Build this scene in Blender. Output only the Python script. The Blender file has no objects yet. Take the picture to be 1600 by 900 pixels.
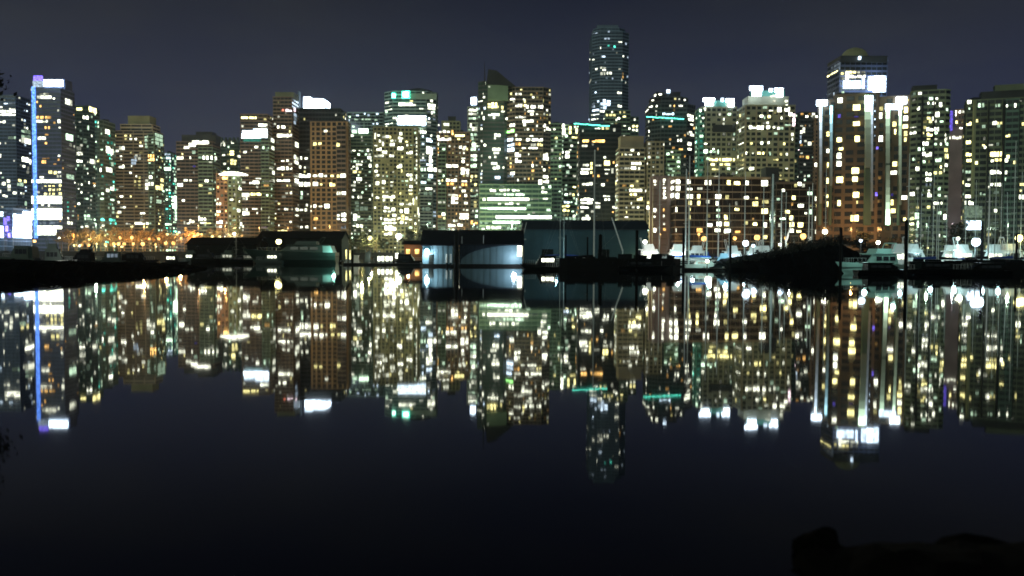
import bpy, bmesh, math, random
from math import radians, sin, cos, tan, pi, atan2, sqrt
from mathutils import Vector, Matrix

random.seed(11)
SC = bpy.context.scene
COL = SC.collection

# ------------------------------------------------------------------ camera
PITCH, ROLL, FPX, CAMZ = radians(2.23), radians(0.26), 1400.0, 2.5
cam_data = bpy.data.cameras.new("camera")
cam = bpy.data.objects.new("camera", cam_data)
COL.objects.link(cam)
CROT = Matrix.Rotation(radians(90) - PITCH, 3, 'X') @ Matrix.Rotation(ROLL, 3, 'Z')
cam.matrix_world = Matrix.Translation((0, 0, CAMZ)) @ CROT.to_4x4()
cam_data.sensor_width = 36.0
cam_data.lens = 36.0 * FPX / 1600.0
cam_data.clip_start, cam_data.clip_end = 0.2, 9000.0
cam_data.dof.use_dof = True                 # a fast night lens focused short of the marina: the far lamps go soft
cam_data.dof.focus_distance = 42.0
cam_data.dof.aperture_fstop = 0.72
SC.camera = cam

# ------------------------------------------------------------------ night sky
world = bpy.data.worlds.new("World")
SC.world = world
world.use_nodes = True
wn, wl = world.node_tree.nodes, world.node_tree.links
wn.clear()
w_out = wn.new('ShaderNodeOutputWorld')
w_bg = wn.new('ShaderNodeBackground')
w_tc = wn.new('ShaderNodeTexCoord')
w_sep = wn.new('ShaderNodeSeparateXYZ')
wl.new(w_tc.outputs['Generated'], w_sep.inputs[0])
w_ramp = wn.new('ShaderNodeValToRGB')       # city glow under low cloud, falling off with height
cr = w_ramp.color_ramp
cr.elements[0].position, cr.elements[0].color = 0.00, (0.028, 0.036, 0.084, 1)
cr.elements[1].position, cr.elements[1].color = 0.17, (0.022, 0.027, 0.055, 1)
e = cr.elements.new(0.27); e.color = (0.013, 0.0155, 0.028, 1)
e = cr.elements.new(0.42); e.color = (0.0045, 0.006, 0.012, 1)
e = cr.elements.new(1.00); e.color = (0.003, 0.004, 0.008, 1)
wl.new(w_sep.outputs['Z'], w_ramp.inputs[0])
w_map = wn.new('ShaderNodeMapping'); w_map.inputs['Scale'].default_value = (1.6, 1.6, 6.0)
wl.new(w_tc.outputs['Generated'], w_map.inputs[0])
w_noise = wn.new('ShaderNodeTexNoise')
w_noise.inputs['Scale'].default_value = 1.7
w_noise.inputs['Detail'].default_value = 4.0
w_noise.inputs['Roughness'].default_value = 0.5
wl.new(w_map.outputs[0], w_noise.inputs['Vector'])
w_cr = wn.new('ShaderNodeValToRGB')
w_cr.color_ramp.elements[0].position, w_cr.color_ramp.elements[0].color = 0.32, (0, 0, 0, 1)
w_cr.color_ramp.elements[1].position, w_cr.color_ramp.elements[1].color = 0.68, (1, 1, 1, 1)
wl.new(w_noise.outputs['Fac'], w_cr.inputs[0])
w_sc = wn.new('ShaderNodeMath'); w_sc.operation = 'MULTIPLY'; w_sc.inputs[1].default_value = 0.9
wl.new(w_cr.outputs[0], w_sc.inputs[0])
w_mix = wn.new('ShaderNodeMixRGB')
w_mix.inputs['Color2'].default_value = (1.70, 1.56, 1.05, 1); w_mix.blend_type = 'MULTIPLY'
wl.new(w_sc.outputs[0], w_mix.inputs['Fac'])
wl.new(w_ramp.outputs[0], w_mix.inputs['Color1'])
w_sky = wn.new('ShaderNodeTexSky')          # what is left of dusk above the cloud
w_sky.sky_type = 'NISHITA'; w_sky.sun_disc = False
w_sky.sun_elevation = radians(-6); w_sky.sun_rotation = radians(200)
w_add = wn.new('ShaderNodeMixRGB'); w_add.blend_type = 'ADD'; w_add.inputs['Fac'].default_value = 0.02
wl.new(w_mix.outputs[0], w_add.inputs['Color1'])
wl.new(w_sky.outputs[0], w_add.inputs['Color2'])
wl.new(w_add.outputs[0], w_bg.inputs['Color'])
w_bg.inputs['Strength'].default_value = 1.0
wl.new(w_bg.outputs[0], w_out.inputs['Surface'])

# dim light of the cloudy night from behind the camera
sun_d = bpy.data.lights.new("night_light", 'SUN')
sun_d.energy = 0.64
sun_d.angle = radians(40)
sun_d.color = (0.86, 1.0, 0.78)
sun_o = bpy.data.objects.new("night_light", sun_d)
sun_o.rotation_euler = (radians(62), 0, radians(-28))
COL.objects.link(sun_o)

SC.view_settings.view_transform = 'Standard'
SC.view_settings.look = 'None'
SC.view_settings.exposure = 0.0
SC.view_settings.gamma = 1.0
SC.view_settings.use_curve_mapping = False
SC.render.engine = 'CYCLES'
cy = SC.cycles
cy.use_denoising = True
cy.max_bounces = 5
cy.diffuse_bounces = 2
cy.glossy_bounces = 3
cy.sample_clamp_indirect = 4.0
cy.caustics_reflective = False
cy.caustics_refractive = False
cy.pixel_filter_type = 'BLACKMAN_HARRIS'
cy.filter_width = 1.6

# ------------------------------------------------------------------ camera geometry
CP = Vector((0, 0, CAMZ))
CINV = CROT.transposed()

def ray(px, py):
    return CROT @ Vector(((px - 800) / FPX, -(py - 450) / FPX, -1.0))

def at(px, py, Y):
    d = ray(px, py)
    return CP + d * (Y / d.y)

def on_plane(px, py, p, n):
    """point where the line of sight meets the vertical plane through p with normal n"""
    d = ray(px, py)
    return CP + d * ((p - CP).dot(n) / d.dot(n))

def proj(v):
    c = CINV @ (v - CP)
    return 800 + FPX * c.x / -c.z, 450 - FPX * c.y / -c.z

def ground(px, d, z=0.0):
    v = at(px, 400, d)
    return Vector((v.x, d, z))

def zof(py, px, d):
    return at(px, py, d).z

# ------------------------------------------------------------------ materials
MATS = {}

def principled(name, col, rough=0.8, metal=0.0, noise=0.0, scale=1.0, spec=0.5, bump=0.0):
    if name in MATS: return MATS[name]
    m = bpy.data.materials.new(name); m.use_nodes = True
    n, l = m.node_tree.nodes, m.node_tree.links
    b = n['Principled BSDF']
    b.inputs['Base Color'].default_value = (*col, 1)
    b.inputs['Roughness'].default_value = rough
    b.inputs['Metallic'].default_value = metal
    b.inputs['Specular IOR Level'].default_value = spec
    if noise:
        g = n.new('ShaderNodeNewGeometry')
        t = n.new('ShaderNodeTexNoise'); t.inputs['Scale'].default_value = scale; t.inputs['Detail'].default_value = 5
        l.new(g.outputs['Position'], t.inputs['Vector'])
        r = n.new('ShaderNodeValToRGB')
        r.color_ramp.elements[0].position, r.color_ramp.elements[1].position = 0.3, 0.7
        r.color_ramp.elements[0].color = (*[c * (1 - noise) for c in col], 1)
        r.color_ramp.elements[1].color = (*[min(1, c * (1 + noise)) for c in col], 1)
        l.new(t.outputs['Fac'], r.inputs[0]); l.new(r.outputs[0], b.inputs['Base Color'])
        if bump:
            bp = n.new('ShaderNodeBump'); bp.inputs['Strength'].default_value = bump
            l.new(t.outputs['Fac'], bp.inputs['Height']); l.new(bp.outputs[0], b.inputs['Normal'])
    MATS[name] = m
    return m

EC = {'W': (.97, 1, .78), 'Y': (1, .90, .36), 'G': (.70, 1, .70), 'B': (.66, .84, 1), 'O': (1, .56, .16),
      'T': (.12, 1, .72), 'V': (.22, .16, 1), 'P': (1, .78, .84), 'C': (.45, .85, 1), 'N': (.12, .30, 1), 'R': (1, .25, .15), 'E': (.35, 1, .25)}
EL = {'d': 0.22, 'm': 0.8, 'n': 2.4, 'b': 5.0, 'x': 12.0, 'l': 3.2}

def emit(code, level):
    """light of windows and lamps, or floodlit surfaces given emission; soft uneven brightness inside rooms"""
    key = 'light_%s_%s' % (code, level)
    if key in MATS: return MATS[key]
    m = bpy.data.materials.new(key); m.use_nodes = True
    n, l = m.node_tree.nodes, m.node_tree.links
    n.clear()
    o = n.new('ShaderNodeOutputMaterial'); e = n.new('ShaderNodeEmission')
    e.inputs['Color'].default_value = (*EC[code], 1)
    g = n.new('ShaderNodeNewGeometry')
    t = n.new('ShaderNodeTexNoise'); t.inputs['Scale'].default_value = 0.9; t.inputs['Detail'].default_value = 3
    l.new(g.outputs['Position'], t.inputs['Vector'])
    mr = n.new('ShaderNodeMapRange')
    mr.inputs['From Min'].default_value, mr.inputs['From Max'].default_value = 0.3, 0.7
    mr.inputs['To Min'].default_value, mr.inputs['To Max'].default_value = EL[level] * 0.30, EL[level] * 1.55
    l.new(t.outputs['Fac'], mr.inputs['Value']); l.new(mr.outputs[0], e.inputs['Strength'])
    l.new(e.outputs[0], o.inputs['Surface'])
    m.cycles.emission_sampling = 'FRONT' if level == 'x' else 'NONE'
    MATS[key] = m
    return m

WALL = {  # real facade colours
 'blueglass': (.11, .16, .25), 'navy': (.06, .08, .16), 'darkgreen': (.075, .13, .10), 'beige': (.34, .28, .19),
 'stripe': (.42, .36, .245), 'olive': (.27, .28, .16), 'teal': (.11, .33, .26), 'brown': (.15, .105, .065), 'darkbrown': (.17, .13, .095),
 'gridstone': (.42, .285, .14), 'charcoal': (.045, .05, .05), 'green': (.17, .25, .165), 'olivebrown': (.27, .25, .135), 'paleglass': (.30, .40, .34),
 'palegreen': (.36, .46, .34), 'beigegreen': (.31, .295, .20), 'mauve': (.24, .185, .18), 'redbrown': (.30, .19, .12), 'steel': (.14, .20, .26),
 'olivegreen': (.155, .185, .115), 'black': (.02, .022, .022), 'roofdark': (.02, .022, .025), 'pilar': (.42, .44, .36)}

def wall(k):
    if k.endswith('_band'):
        return principled('facade_' + k, tuple(min(.6, c * 1.4 + .01) for c in WALL[k[:-5]]), 0.75, noise=0.22, scale=0.12)
    return principled('facade_' + k, WALL[k], 0.75, noise=0.22, scale=0.12)

GLASS = principled('dark_glass', (.022, .026, .026), 0.15, spec=0.6)
GLASSG = principled('green_glass', (.045, .085, .07), 0.15, spec=0.6)
GLASSB = principled('blue_glass', (.06, .085, .12), 0.15, spec=0.6)

# ------------------------------------------------------------------ mesh helper
class MB:
    def __init__(s): s.v, s.f = [], []
    def add(s, vs, fs):
        k = len(s.v); s.v += [tuple(v) for v in vs]; s.f += [tuple(i + k for i in f) for f in fs]
    def prism(s, poly, z0, z1):
        """vertical prism over a counter-clockwise footprint"""
        n = len(poly)
        s.add([(p[0], p[1], z0) for p in poly] + [(p[0], p[1], z1) for p in poly],
              [tuple(range(n - 1, -1, -1)), tuple(range(n, 2 * n))] + [(i, (i + 1) % n, n + (i + 1) % n, n + i) for i in range(n)])
    def box(s, x0, x1, y0, y1, z0, z1):
        s.prism([(x0, y0), (x1, y0), (x1, y1), (x0, y1)], z0, z1)
    def fbox(s, F, a, b, z0, z1, t0, t1):
        """box on a facade: a..b along it, z0..z1 up, t0..t1 out from it"""
        A, B = F.p + F.u * a, F.p + F.u * b
        s.prism([A + F.n * t1, B + F.n * t1, B + F.n * t0, A + F.n * t0], z0, z1)
    def tube(s, a, b, r0, r1=None, n=6):
        a, b = Vector(a), Vector(b); r1 = r0 if r1 is None else r1
        d = (b - a).normalized()
        x = d.orthogonal().normalized(); y = d.cross(x)
        vs = [a + (x * cos(2 * pi * i / n) + y * sin(2 * pi * i / n)) * r0 for i in range(n)]
        vs += [b + (x * cos(2 * pi * i / n) + y * sin(2 * pi * i / n)) * r1 for i in range(n)]
        s.add(vs, [(i, (i + 1) % n, n + (i + 1) % n, n + i) for i in range(n)] + [tuple(range(n - 1, -1, -1)), tuple(range(n, 2 * n))])
    def ball(s, c, r, seg=10, rings=6, sz=1.0):
        vs = [(c[0], c[1], c[2] - r * sz)]
        for i in range(1, rings):
            a = pi * i / rings
            for j in range(seg):
                b = 2 * pi * j / seg
                vs.append((c[0] + r * sin(a) * cos(b), c[1] + r * sin(a) * sin(b), c[2] - r * sz * cos(a)))
        vs.append((c[0], c[1], c[2] + r * sz)); t = len(vs) - 1
        fs = []
        for j in range(seg):
            k = (j + 1) % seg
            fs.append((0, 1 + k, 1 + j))
            for i in range(rings - 2):
                p = 1 + i * seg
                fs.append((p + j, p + k, p + seg + k, p + seg + j))
            p = 1 + (rings - 2) * seg
            fs.append((p + j, p + k, t))
        s.add(vs, fs)
    def profile(s, pts, y0, y1, y0b=None, y1b=None):
        """side outline in x,z extruded across y"""
        n = len(pts)
        s.add([(x, y0, z) for x, z in pts] + [(x, y1, z) for x, z in pts],
              [tuple(range(n)), tuple(range(2 * n - 1, n - 1, -1))] + [(i, n + i, n + (i + 1) % n, (i + 1) % n) for i in range(n)])
    def mesh(s, name, mat, off=None, smooth=False):
        me = bpy.data.meshes.new(name)
        vs = s.v if off is None else [(v[0] - off[0], v[1] - off[1], v[2] - off[2]) for v in s.v]
        me.from_pydata(vs, [], s.f); me.materials.append(mat)
        if smooth: me.polygons.foreach_set('use_smooth', [True] * len(me.polygons))
        me.update()
        return me

def link(name, me, parent=None, loc=None, kind=None):
    o = bpy.data.objects.new(name, me); COL.objects.link(o)
    if parent is not None: o.parent = parent
    if loc is not None: o.location = loc
    if kind: o['kind'] = kind
    return o

UNDER = [(50, 'violet lit pavilion'), (118, 'neon edged tower'), (150, 'dark tower'), (180, 'green tower'), (256, 'tan striped tower'), (278, 'teal tower'), (340, 'stepped block'), (380, 'canopy topped block'), (430, 'white banded tower'), (549, 'stone grid tower'), (583, 'green office block'), (656, 'olive flats'), (735, 'brown stepped tower'), (1130, 'twin flood tower'), (1200, 'brown midrise'), (1300, 'left column tower bay'), (1420, 'column tower'), (1482, 'capped olive tower'), (1504, 'pink tower'), (1700, 'right edge tower')]
def under(px):
    return next(n for x, n in UNDER if px < x)
PENDING = []
ORD = ['first', 'second', 'third', 'fourth', 'fifth', 'sixth', 'seventh', 'eighth', 'ninth', 'tenth', 'eleventh', 'twelfth']

def single_out(o, base, px): PENDING.append((base, px, o))
def settle_labels():
    by = {}
    for base, px, o in PENDING: by.setdefault(base, []).append((px, o))
    for base, l in by.items():
        l.sort(key=lambda q: q[0])
        for i, (px, o) in enumerate(l):
            o['label'] = base if len(l) == 1 else base + ', ' + ('rightmost there' if i == len(l) - 1 else ORD[i] + ' from left' if i < 12 else ORD[len(l) - 1 - i] + ' from right')

def part(name, mb, mat, parent, off=None, kind=None, smooth=False):
    if not mb.v: return None
    return link(name, mb.mesh(name, mat, off, smooth), parent, None, kind)

def thing(name, label, cat, loc, rz=0.0, group=None):
    o = bpy.data.objects.new(name, None); COL.objects.link(o)
    o.location = loc; o.rotation_euler = (0, 0, rz)
    o.empty_display_size = 1.0
    o['label'] = label; o['category'] = cat
    if group: o['group'] = group
    return o

def dup(root, loc, rz=0.0, label=None, scale=1.0):
    r = root.copy(); COL.objects.link(r); r.location = loc; r.rotation_euler = (0, 0, rz); r.scale = (scale,) * 3
    if label: r['label'] = label
    for ch in list(root.children):
        c = ch.copy(); COL.objects.link(c); c.parent = r
        for g in list(ch.children):
            d = g.copy(); COL.objects.link(d); d.parent = c
    return r

def point_light(parent, loc, power, col, r=0.3, name='point_light'):
    ld = bpy.data.lights.new(name, 'POINT'); ld.energy = power; ld.color = col; ld.shadow_soft_size = r
    o = bpy.data.objects.new(name, ld); COL.objects.link(o); o.parent = parent; o.location = loc
    return o

# ------------------------------------------------------------------ setting
def structure(name, me):
    o = link(name, me); o['kind'] = 'structure'; return o

wm = bpy.data.materials.new('still_water'); wm.use_nodes = True
_n, _l = wm.node_tree.nodes, wm.node_tree.links
_b = _n['Principled BSDF']
_b.inputs['Base Color'].default_value = (.001, .0012, .003, 1)
_b.inputs['IOR'].default_value = 1.33
_b.inputs['Roughness'].default_value = 0.026
_g = _n.new('ShaderNodeNewGeometry')
_t = _n.new('ShaderNodeTexNoise'); _t.inputs['Scale'].default_value = 0.35; _t.inputs['Detail'].default_value = 3
_l.new(_g.outputs['Position'], _t.inputs['Vector'])
_bp = _n.new('ShaderNodeBump'); _bp.inputs['Strength'].default_value = 1.0; _bp.inputs['Distance'].default_value = 0.0014
_l.new(_t.outputs['Fac'], _bp.inputs['Height']); _l.new(_bp.outputs[0], _b.inputs['Normal'])
mb = MB(); mb.add([(-2500, -60, 0), (2500, -60, 0), (2500, 4000, 0), (-2500, 4000, 0)], [(0, 1, 2, 3)])
structure('water', mb.mesh('water', wm))

LANDZ = 2.2
earth = principled('dark_ground', (.02, .019, .017), 0.9, noise=0.3, scale=0.3)
shore = [(-2400, 404), (-30, 404), (-10, 372), (60, 372), (70, 330), (2400, 330), (2400, 3900), (-2400, 3900)]
mb = MB(); mb.prism(shore, -2.0, LANDZ)
structure('city_ground', mb.mesh('city_ground', earth))
stone = principled('seawall_stone', (.022, .021, .019), 0.9, noise=0.35, scale=1.2, bump=0.3)
mb = MB()
for (xa, ya), (xb, yb) in zip(shore[:5], shore[1:6]):
    d = Vector((xb - xa, yb - ya, 0)).normalized(); nn = Vector((d.y, -d.x, 0))
    A, B = Vector((xa, ya, 0)), Vector((xb, yb, 0))
    mb.prism([A + nn * .9, B + nn * .9, B - nn * .3, A - nn * .3], -1.5, LANDZ + .35)
structure('seawall', mb.mesh('seawall', stone))
# ------------------------------------------------------------------ buildings
class Face:
    def __init__(s, A, B, z0, z1, vol):
        s.p = Vector((A[0], A[1], 0)); d = Vector((B[0] - A[0], B[1] - A[1], 0))
        s.w = d.length; s.u = d / s.w; s.n = Vector((s.u.y, -s.u.x, 0))
        s.z0, s.z1, s.vol = z0, z1, vol
        zm = (z0 + z1) / 2
        s.px0 = proj(Vector((A[0], A[1], zm)))[0]; s.px1 = proj(Vector((B[0], B[1], zm)))[0]
        s.top = vol.top
    def seen(s): return s.px1 - s.px0 > 1.5 and (CP - s.p).dot(s.n) > 0

class Vol: pass
BROWNGLASS = principled('brown_shaded_glass', (.022, .017, .012), .2)
LITLAYER = 0.34
UNIT = {}

def unit_cube(mat):
    if mat.name not in UNIT:
        mb = MB(); mb.box(-.5, .5, -.5, .5, -.5, .5); UNIT[mat.name] = mb.mesh('window_pane', mat)
    return UNIT[mat.name]

class Building:
    def __init__(s, name, label, cat, vols, lits='', group=None, indiv=5.2):
        s.vols, s.faces, s.parts, s.lit, s.indiv = [], [], {}, [], indiv
        s.n_indiv = 0
        s.rnd = random.Random(name + label)
        v0 = vols[0]
        c = at((v0['x'][0] + v0['x'][1]) / 2, 380, v0['Y'])
        s.root = thing(name, label, cat, (c.x, v0['Y'], LANDZ), 0, group)
        s.off = s.root.location.copy()
        for v in vols: s.volume(**v)
        for line in lits.replace('\n', ';').split(';'):
            t = line.split()
            if len(t) >= 5: s.place(*[float(q) for q in t[:4]], t[4])
        s.random_lit()

    def mb(s, name, mat):
        return s.parts.setdefault((name, mat.name), (MB(), mat))[0]

    def volume(s, x, top, Y, D=20, f=0.0, w='brown', st='band', fp=6.0, cp=7.0, dens=0.08, pal='WY', ch=0.0, base=None,
               glass=None, slab=None, pier=None, litpart=None, rail=True):
        V = Vol(); V.top, V.fp, V.cp, V.dens, V.pal = top, fp, cp, dens, pal
        xa, xb = x; xm = (xa + xb) / 2
        c = at(xm, top, Y); z1 = c.z
        z0 = LANDZ - 0.3 if base is None else at(xm, base, Y).z
        a = -math.atan2(c.x, Y) * f
        u = Vector((cos(a), sin(a), 0)); n = Vector((sin(a), -cos(a), 0)); p = Vector((c.x, Y, 0))
        fa, fb = xa, xb
        for _ in range(8):
            A, B = on_plane(fa, (top + 380) / 2, p, n), on_plane(fb, (top + 380) / 2, p, n)
            A.z = B.z = 0; dd = -n
            if ch and (B - A).length > 2.6 * ch:
                poly = [A + u * ch, B - u * ch, B + dd * ch, B + dd * D, A + dd * D, A + dd * ch]
            else:
                poly = [A, B, B + dd * D, A + dd * D]
            ps = [proj(Vector((q.x, q.y, (z0 + z1) / 2)))[0] for q in poly]
            fa += xa - min(ps); fb += xb - max(ps)
            if fb - fa < 3: fb = fa + 3
        V.k = (z1 - z0) / max(1e-3, proj(Vector((c.x, Y, z0)))[1] - top)    # metres per pixel here
        W = wall(w)
        s.mb('wall', W).prism(poly, z0, z1)
        # parapet and roof plant
        V.fh, V.cw = fp * V.k, cp * V.k
        n_ = len(poly)
        g = glass or GLASS
        sm = wall(slab) if slab else (wall(w + '_band') if st in ('band', 'balcony', 'glass') else W)
        pm = wall(pier) if pier else W
        first = len(s.faces)
        for i in range(n_):
            F = Face(poly[i], poly[(i + 1) % n_], z0, z1, V)
            if F.seen(): s.faces.append(F)
        V.poly, V.z0, V.z1 = poly, z0, z1
        for F in s.faces[first:]:
            nf = max(1, int(round((z1 - z0) / V.fh))); fh = (z1 - z0) / nf
            nc = max(1, int(round(F.w / V.cw))); cw = F.w / nc
            F.nf, F.nc, F.fh, F.cw = nf, nc, fh, cw
            if st == 'plain': continue
            sl, pr, win = s.mb('floor_bands', sm), s.mb('facade_piers', pm), s.mb('dark_windows', g)
            if st == 'band':          # ribbon windows between floor bands
                for k in range(nf):
                    win.fbox(F, .15, F.w - .15, z0 + (k + .34) * fh, z0 + (k + .93) * fh, 0, .05)
                    sl.fbox(F, 0, F.w, z0 + k * fh - .07 * fh, z0 + (k + .32) * fh, 0, .22)
                for j in range(nc + 1):
                    a0 = min(max(j * cw - .15, .02), F.w - .32)
                    pr.fbox(F, a0, a0 + .3, z0 + .1, z1 - .05, .06, .17)
            elif st == 'glass':       # curtain wall with thin lines
                win.fbox(F, .1, F.w - .1, z0 + .2, z1 - .25, 0, .05)
                for k in range(nf + 1):
                    zz = min(z0 + k * fh, z1 - .3)
                    sl.fbox(F, 0, F.w, zz - .25, zz + .28, 0, .16)
                for j in range(nc + 1):
                    a0 = min(max(j * cw - .1, .02), F.w - .22)
                    pr.fbox(F, a0, a0 + .2, z0 + .1, z1 - .05, .06, .13)
            elif st == 'grid':        # deep stone grid
                for k in range(nf):
                    win.fbox(F, .1, F.w - .1, z0 + (k + .2) * fh, z0 + (k + .97) * fh, 0, .05)
                    sl.fbox(F, 0, F.w, z0 + k * fh - .14 * fh, z0 + (k + .19) * fh, 0, .26)
                for j in range(nc + 1):
                    a0 = min(max(j * cw - .17 * cw, 0.02), F.w - .35 * cw)
                    pr.fbox(F, a0, a0 + .33 * cw, z0 + .1, z1, 0, .30)
            elif st == 'punched':     # window openings in a solid wall
                for k in range(nf):
                    for j in range(nc):
                        if s.rnd.random() < .9:
                            win.fbox(F, (j + .16) * cw, (j + .84) * cw, z0 + (k + .25) * fh, z0 + (k + .82) * fh, 0, .05)
                    sl.fbox(F, 0, F.w, z0 + k * fh - .05 * fh, z0 + (k + .07) * fh, 0, .16)
                for j in range(0, nc + 1, 2):
                    a0 = min(max(j * cw - .12 * cw, .02), F.w - .26 * cw)
                    pr.fbox(F, a0, a0 + .24 * cw, z0 + .1, z1 - .05, 0, .20)
            elif st == 'balcony':     # deep balcony slabs with upstands over dark recesses
                for k in range(nf):
                    win.fbox(F, .15, F.w - .15, z0 + (k + .45) * fh, z0 + (k + .95) * fh, 0, .05)
                    sl.fbox(F, 0, F.w, z0 + k * fh - .04 * fh, z0 + (k + .42) * fh, 0, .28 if k % 1 == 0 else .2)
                for j in range(0, nc + 1, 2):
                    a0 = min(max(j * cw - .25, .02), F.w - .52)
                    pr.fbox(F, a0, a0 + .5, z0 + .1, z1 - .05, .06, .24)
        cx = sum((q for q in poly), Vector()) / n_
        rim = [cx + (q - cx) * 1.0 + (q - cx).normalized() * .25 for q in poly]
        s.mb('parapet', sm).prism(rim, z1, z1 + max(.5, .12 * V.fh))
        if D >= 14 and st != 'plain':     # plant room and vents on the roof
            for q in range(s.rnd.randint(1, 3)):
                ux, dx = s.rnd.uniform(.15, .75), s.rnd.uniform(.3, .6)
                o = poly[0] + (poly[1] - poly[0]) * ux - Face(poly[0], poly[1], 0, 1, V).n * D * dx
                ww, hh = s.rnd.uniform(1.5, 4), s.rnd.uniform(.8, 2.2)
                pb = MB(); pb.box(o.x - ww / 2, o.x + ww / 2, o.y, o.y + ww, z1 + .3, z1 + .3 + hh); part('roof_plant', pb, wall('roofdark'), s.root, s.off)
        s.vols.append(V)

    def find(s, x, y):
        best = None
        for F in s.faces:
            if F.px0 - 1.5 <= x <= F.px1 + 1.5 and y >= F.top - 4:
                q = on_plane(x, y, F.p, F.n)
                if best is None or q.y < best[0]: best = (q.y, F)
        if best: return best[1]
        return min(s.faces, key=lambda F: min(abs(F.px0 - x), abs(F.px1 - x)))

    def pane(s, F, a0, a1, za, zb, code, level, wpx, name='lit_window', t1=LITLAYER):
        m = emit(code, level)
        if name == 'lit_window':      # blinds part down, curtains half drawn
            q = s.rnd.random()
            if q < .22: zb = zb - (zb - za) * s.rnd.uniform(.2, .5)
            elif q < .38: a1 = a1 - (a1 - a0) * s.rnd.uniform(.2, .5)
            elif q < .50: a0 = a0 + (a1 - a0) * s.rnd.uniform(.2, .5)
        if name == 'lit_window' and (wpx < s.indiv or s.n_indiv >= 290):
            s.mb('small_lit_windows', m).fbox(F, a0, a1, za, zb, .02, t1 - .01); return
        o = bpy.data.objects.new(name, unit_cube(m)); COL.objects.link(o); o.parent = s.root
        c = F.p + F.u * ((a0 + a1) / 2) + F.n * ((t1 + .02) / 2); c.z = (za + zb) / 2
        o.location = c - s.off
        o.rotation_euler = (0, 0, atan2(F.u.y, F.u.x))
        o.scale = (a1 - a0, t1 - .02, zb - za)
        if name == 'lit_window': s.n_indiv += 1

    def place(s, x0, y0, x1, y1, code):
        c = code[0]; lv = code[1] if len(code) > 1 else 'n'; whole = code.endswith('!')
        F = s.find((x0 + x1) / 2, (y0 + y1) / 2); V = F.vol
        A, B = on_plane(x0, y1, F.p, F.n), on_plane(x1, y0, F.p, F.n)
        a0, a1 = (A - F.p).dot(F.u), (B - F.p).dot(F.u)
        a0, a1 = max(a0, 0.05), min(a1, F.w - .05)
        if a1 - a0 < .3: a1 = a0 + .3
        za, zb = A.z, B.z
        if whole:
            s.pane(F, a0, a1, za, zb, c, lv if lv != '!' else 'n', 99, 'lit_band', .5); return
        cp = min(V.cp, 5.2) if V.cp < 11 else 9
        nx = max(1, int(round((x1 - x0) / cp))); ny = max(1, int(round((y1 - y0) / V.fp)))
        dx, dz = (a1 - a0) / nx, (zb - za) / ny
        order = 'dmnbx'
        for i in range(nx):
            for j in range(ny):
                li = order.index(lv)
                r = s.rnd.random()
                if nx * ny > 1 and r < .22 and li > 0: li -= 1
                if nx * ny > 5 and r > .965: continue
                gx = .04 if ny == 1 and nx > 2 else .07
                s.pane(F, a0 + (i + gx) * dx, a0 + (i + 1 - gx) * dx, za + (j + .12) * dz, za + (j + .9) * dz, c, order[li], (x1 - x0) / nx)
        s.lit.append((x0 - 1, y0 - 1, x1 + 1, y1 + 1))

    def random_lit(s):
        for F in s.faces:
            V = F.vol
            if not V.dens or not hasattr(F, 'nf'): continue
            for k in range(F.nf):
                for j in range(F.nc):
                    if s.rnd.random() > V.dens * 2.6: continue
                    a = (j + .5) * F.cw; z = F.z0 + (k + .6) * F.fh
                    q = F.p + F.u * a; q.z = z
                    x, y = proj(q)
                    if any(l[0] <= x <= l[2] and l[1] <= y <= l[3] for l in s.lit): continue
                    if s.find(x, y) is not F: continue
                    hw = F.cw * s.rnd.uniform(.14, .36)
                    s.pane(F, a - hw, a + hw, F.z0 + (k + .38) * F.fh, F.z0 + (k + .88) * F.fh, s.rnd.choice(V.pal),
                           s.rnd.choice('dddmmmmnnnb'), 2 * hw / V.k, t1=.3)

    def extra(s, name, mb, mat):
        part(name, mb, mat, s.root, s.off)

    def finish(s):
        count = {}
        for (name, mn), (mb, mat) in s.parts.items():
            stuff = name in ('floor_bands', 'facade_piers', 'dark_windows', 'small_lit_windows')
            part(name, mb, mat, s.root, s.off, 'stuff' if stuff else None)

    def wbox(s, name, x0, x1, y0, y1, Y, D, mat):
        """box with its front at distance Y, seen between these picture edges"""
        A, B = at(x0, y1, Y), at(x1, y0, Y)
        mb = MB(); mb.box(A.x, B.x, Y, Y + D, A.z, B.z); part(name, mb, mat, s.root, s.off)

def v(x0, x1, top, Y, **k):
    d = dict(x=(x0, x1), top=top, Y=Y); d.update(k); return d

BL = []
def bld(*a, **k):
    b = Building(*a, **k); BL.append(b); return b
# ---- the towers, left to right; lit windows listed as x0 y0 x1 y1 colour(level)
bld('glass_tower', 'dark blue glass office tower at the far left behind the neon edged tower', 'tower', [
 v(-34, 49, 149, 660, w='blueglass', st='band', fp=5.6, cp=7, dens=.06, pal='WB', glass=GLASSB)],
'''6 160 13 163 Bn; 14 160 26 163 Bd; 0 172 35 181 Wb; 0 166 4 169 W; 12 169 25 172 W; 4 188 9 193 W; 13 213 27 218 Gm; 33 204 50 215 Gm; 33 217 49 224 W; 34 247 49 253 Wb
35 258 39 262 W; 41 260 45 272 Wd; 0 267 3 272 W; 3 276 8 279 Gm; 3 284 9 290 W; 11 280 16 286 W; 20 285 36 290 Gm; 28 280 33 284 Y; 37 281 41 286 Y; 12 288 17 299 W; 20 299 27 304 W
4 302 9 308 W; 0 296 2 302 W; 38 314 44 322 Gm; 0 240 2 247 W; 0 222 2 226 W''')

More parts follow.
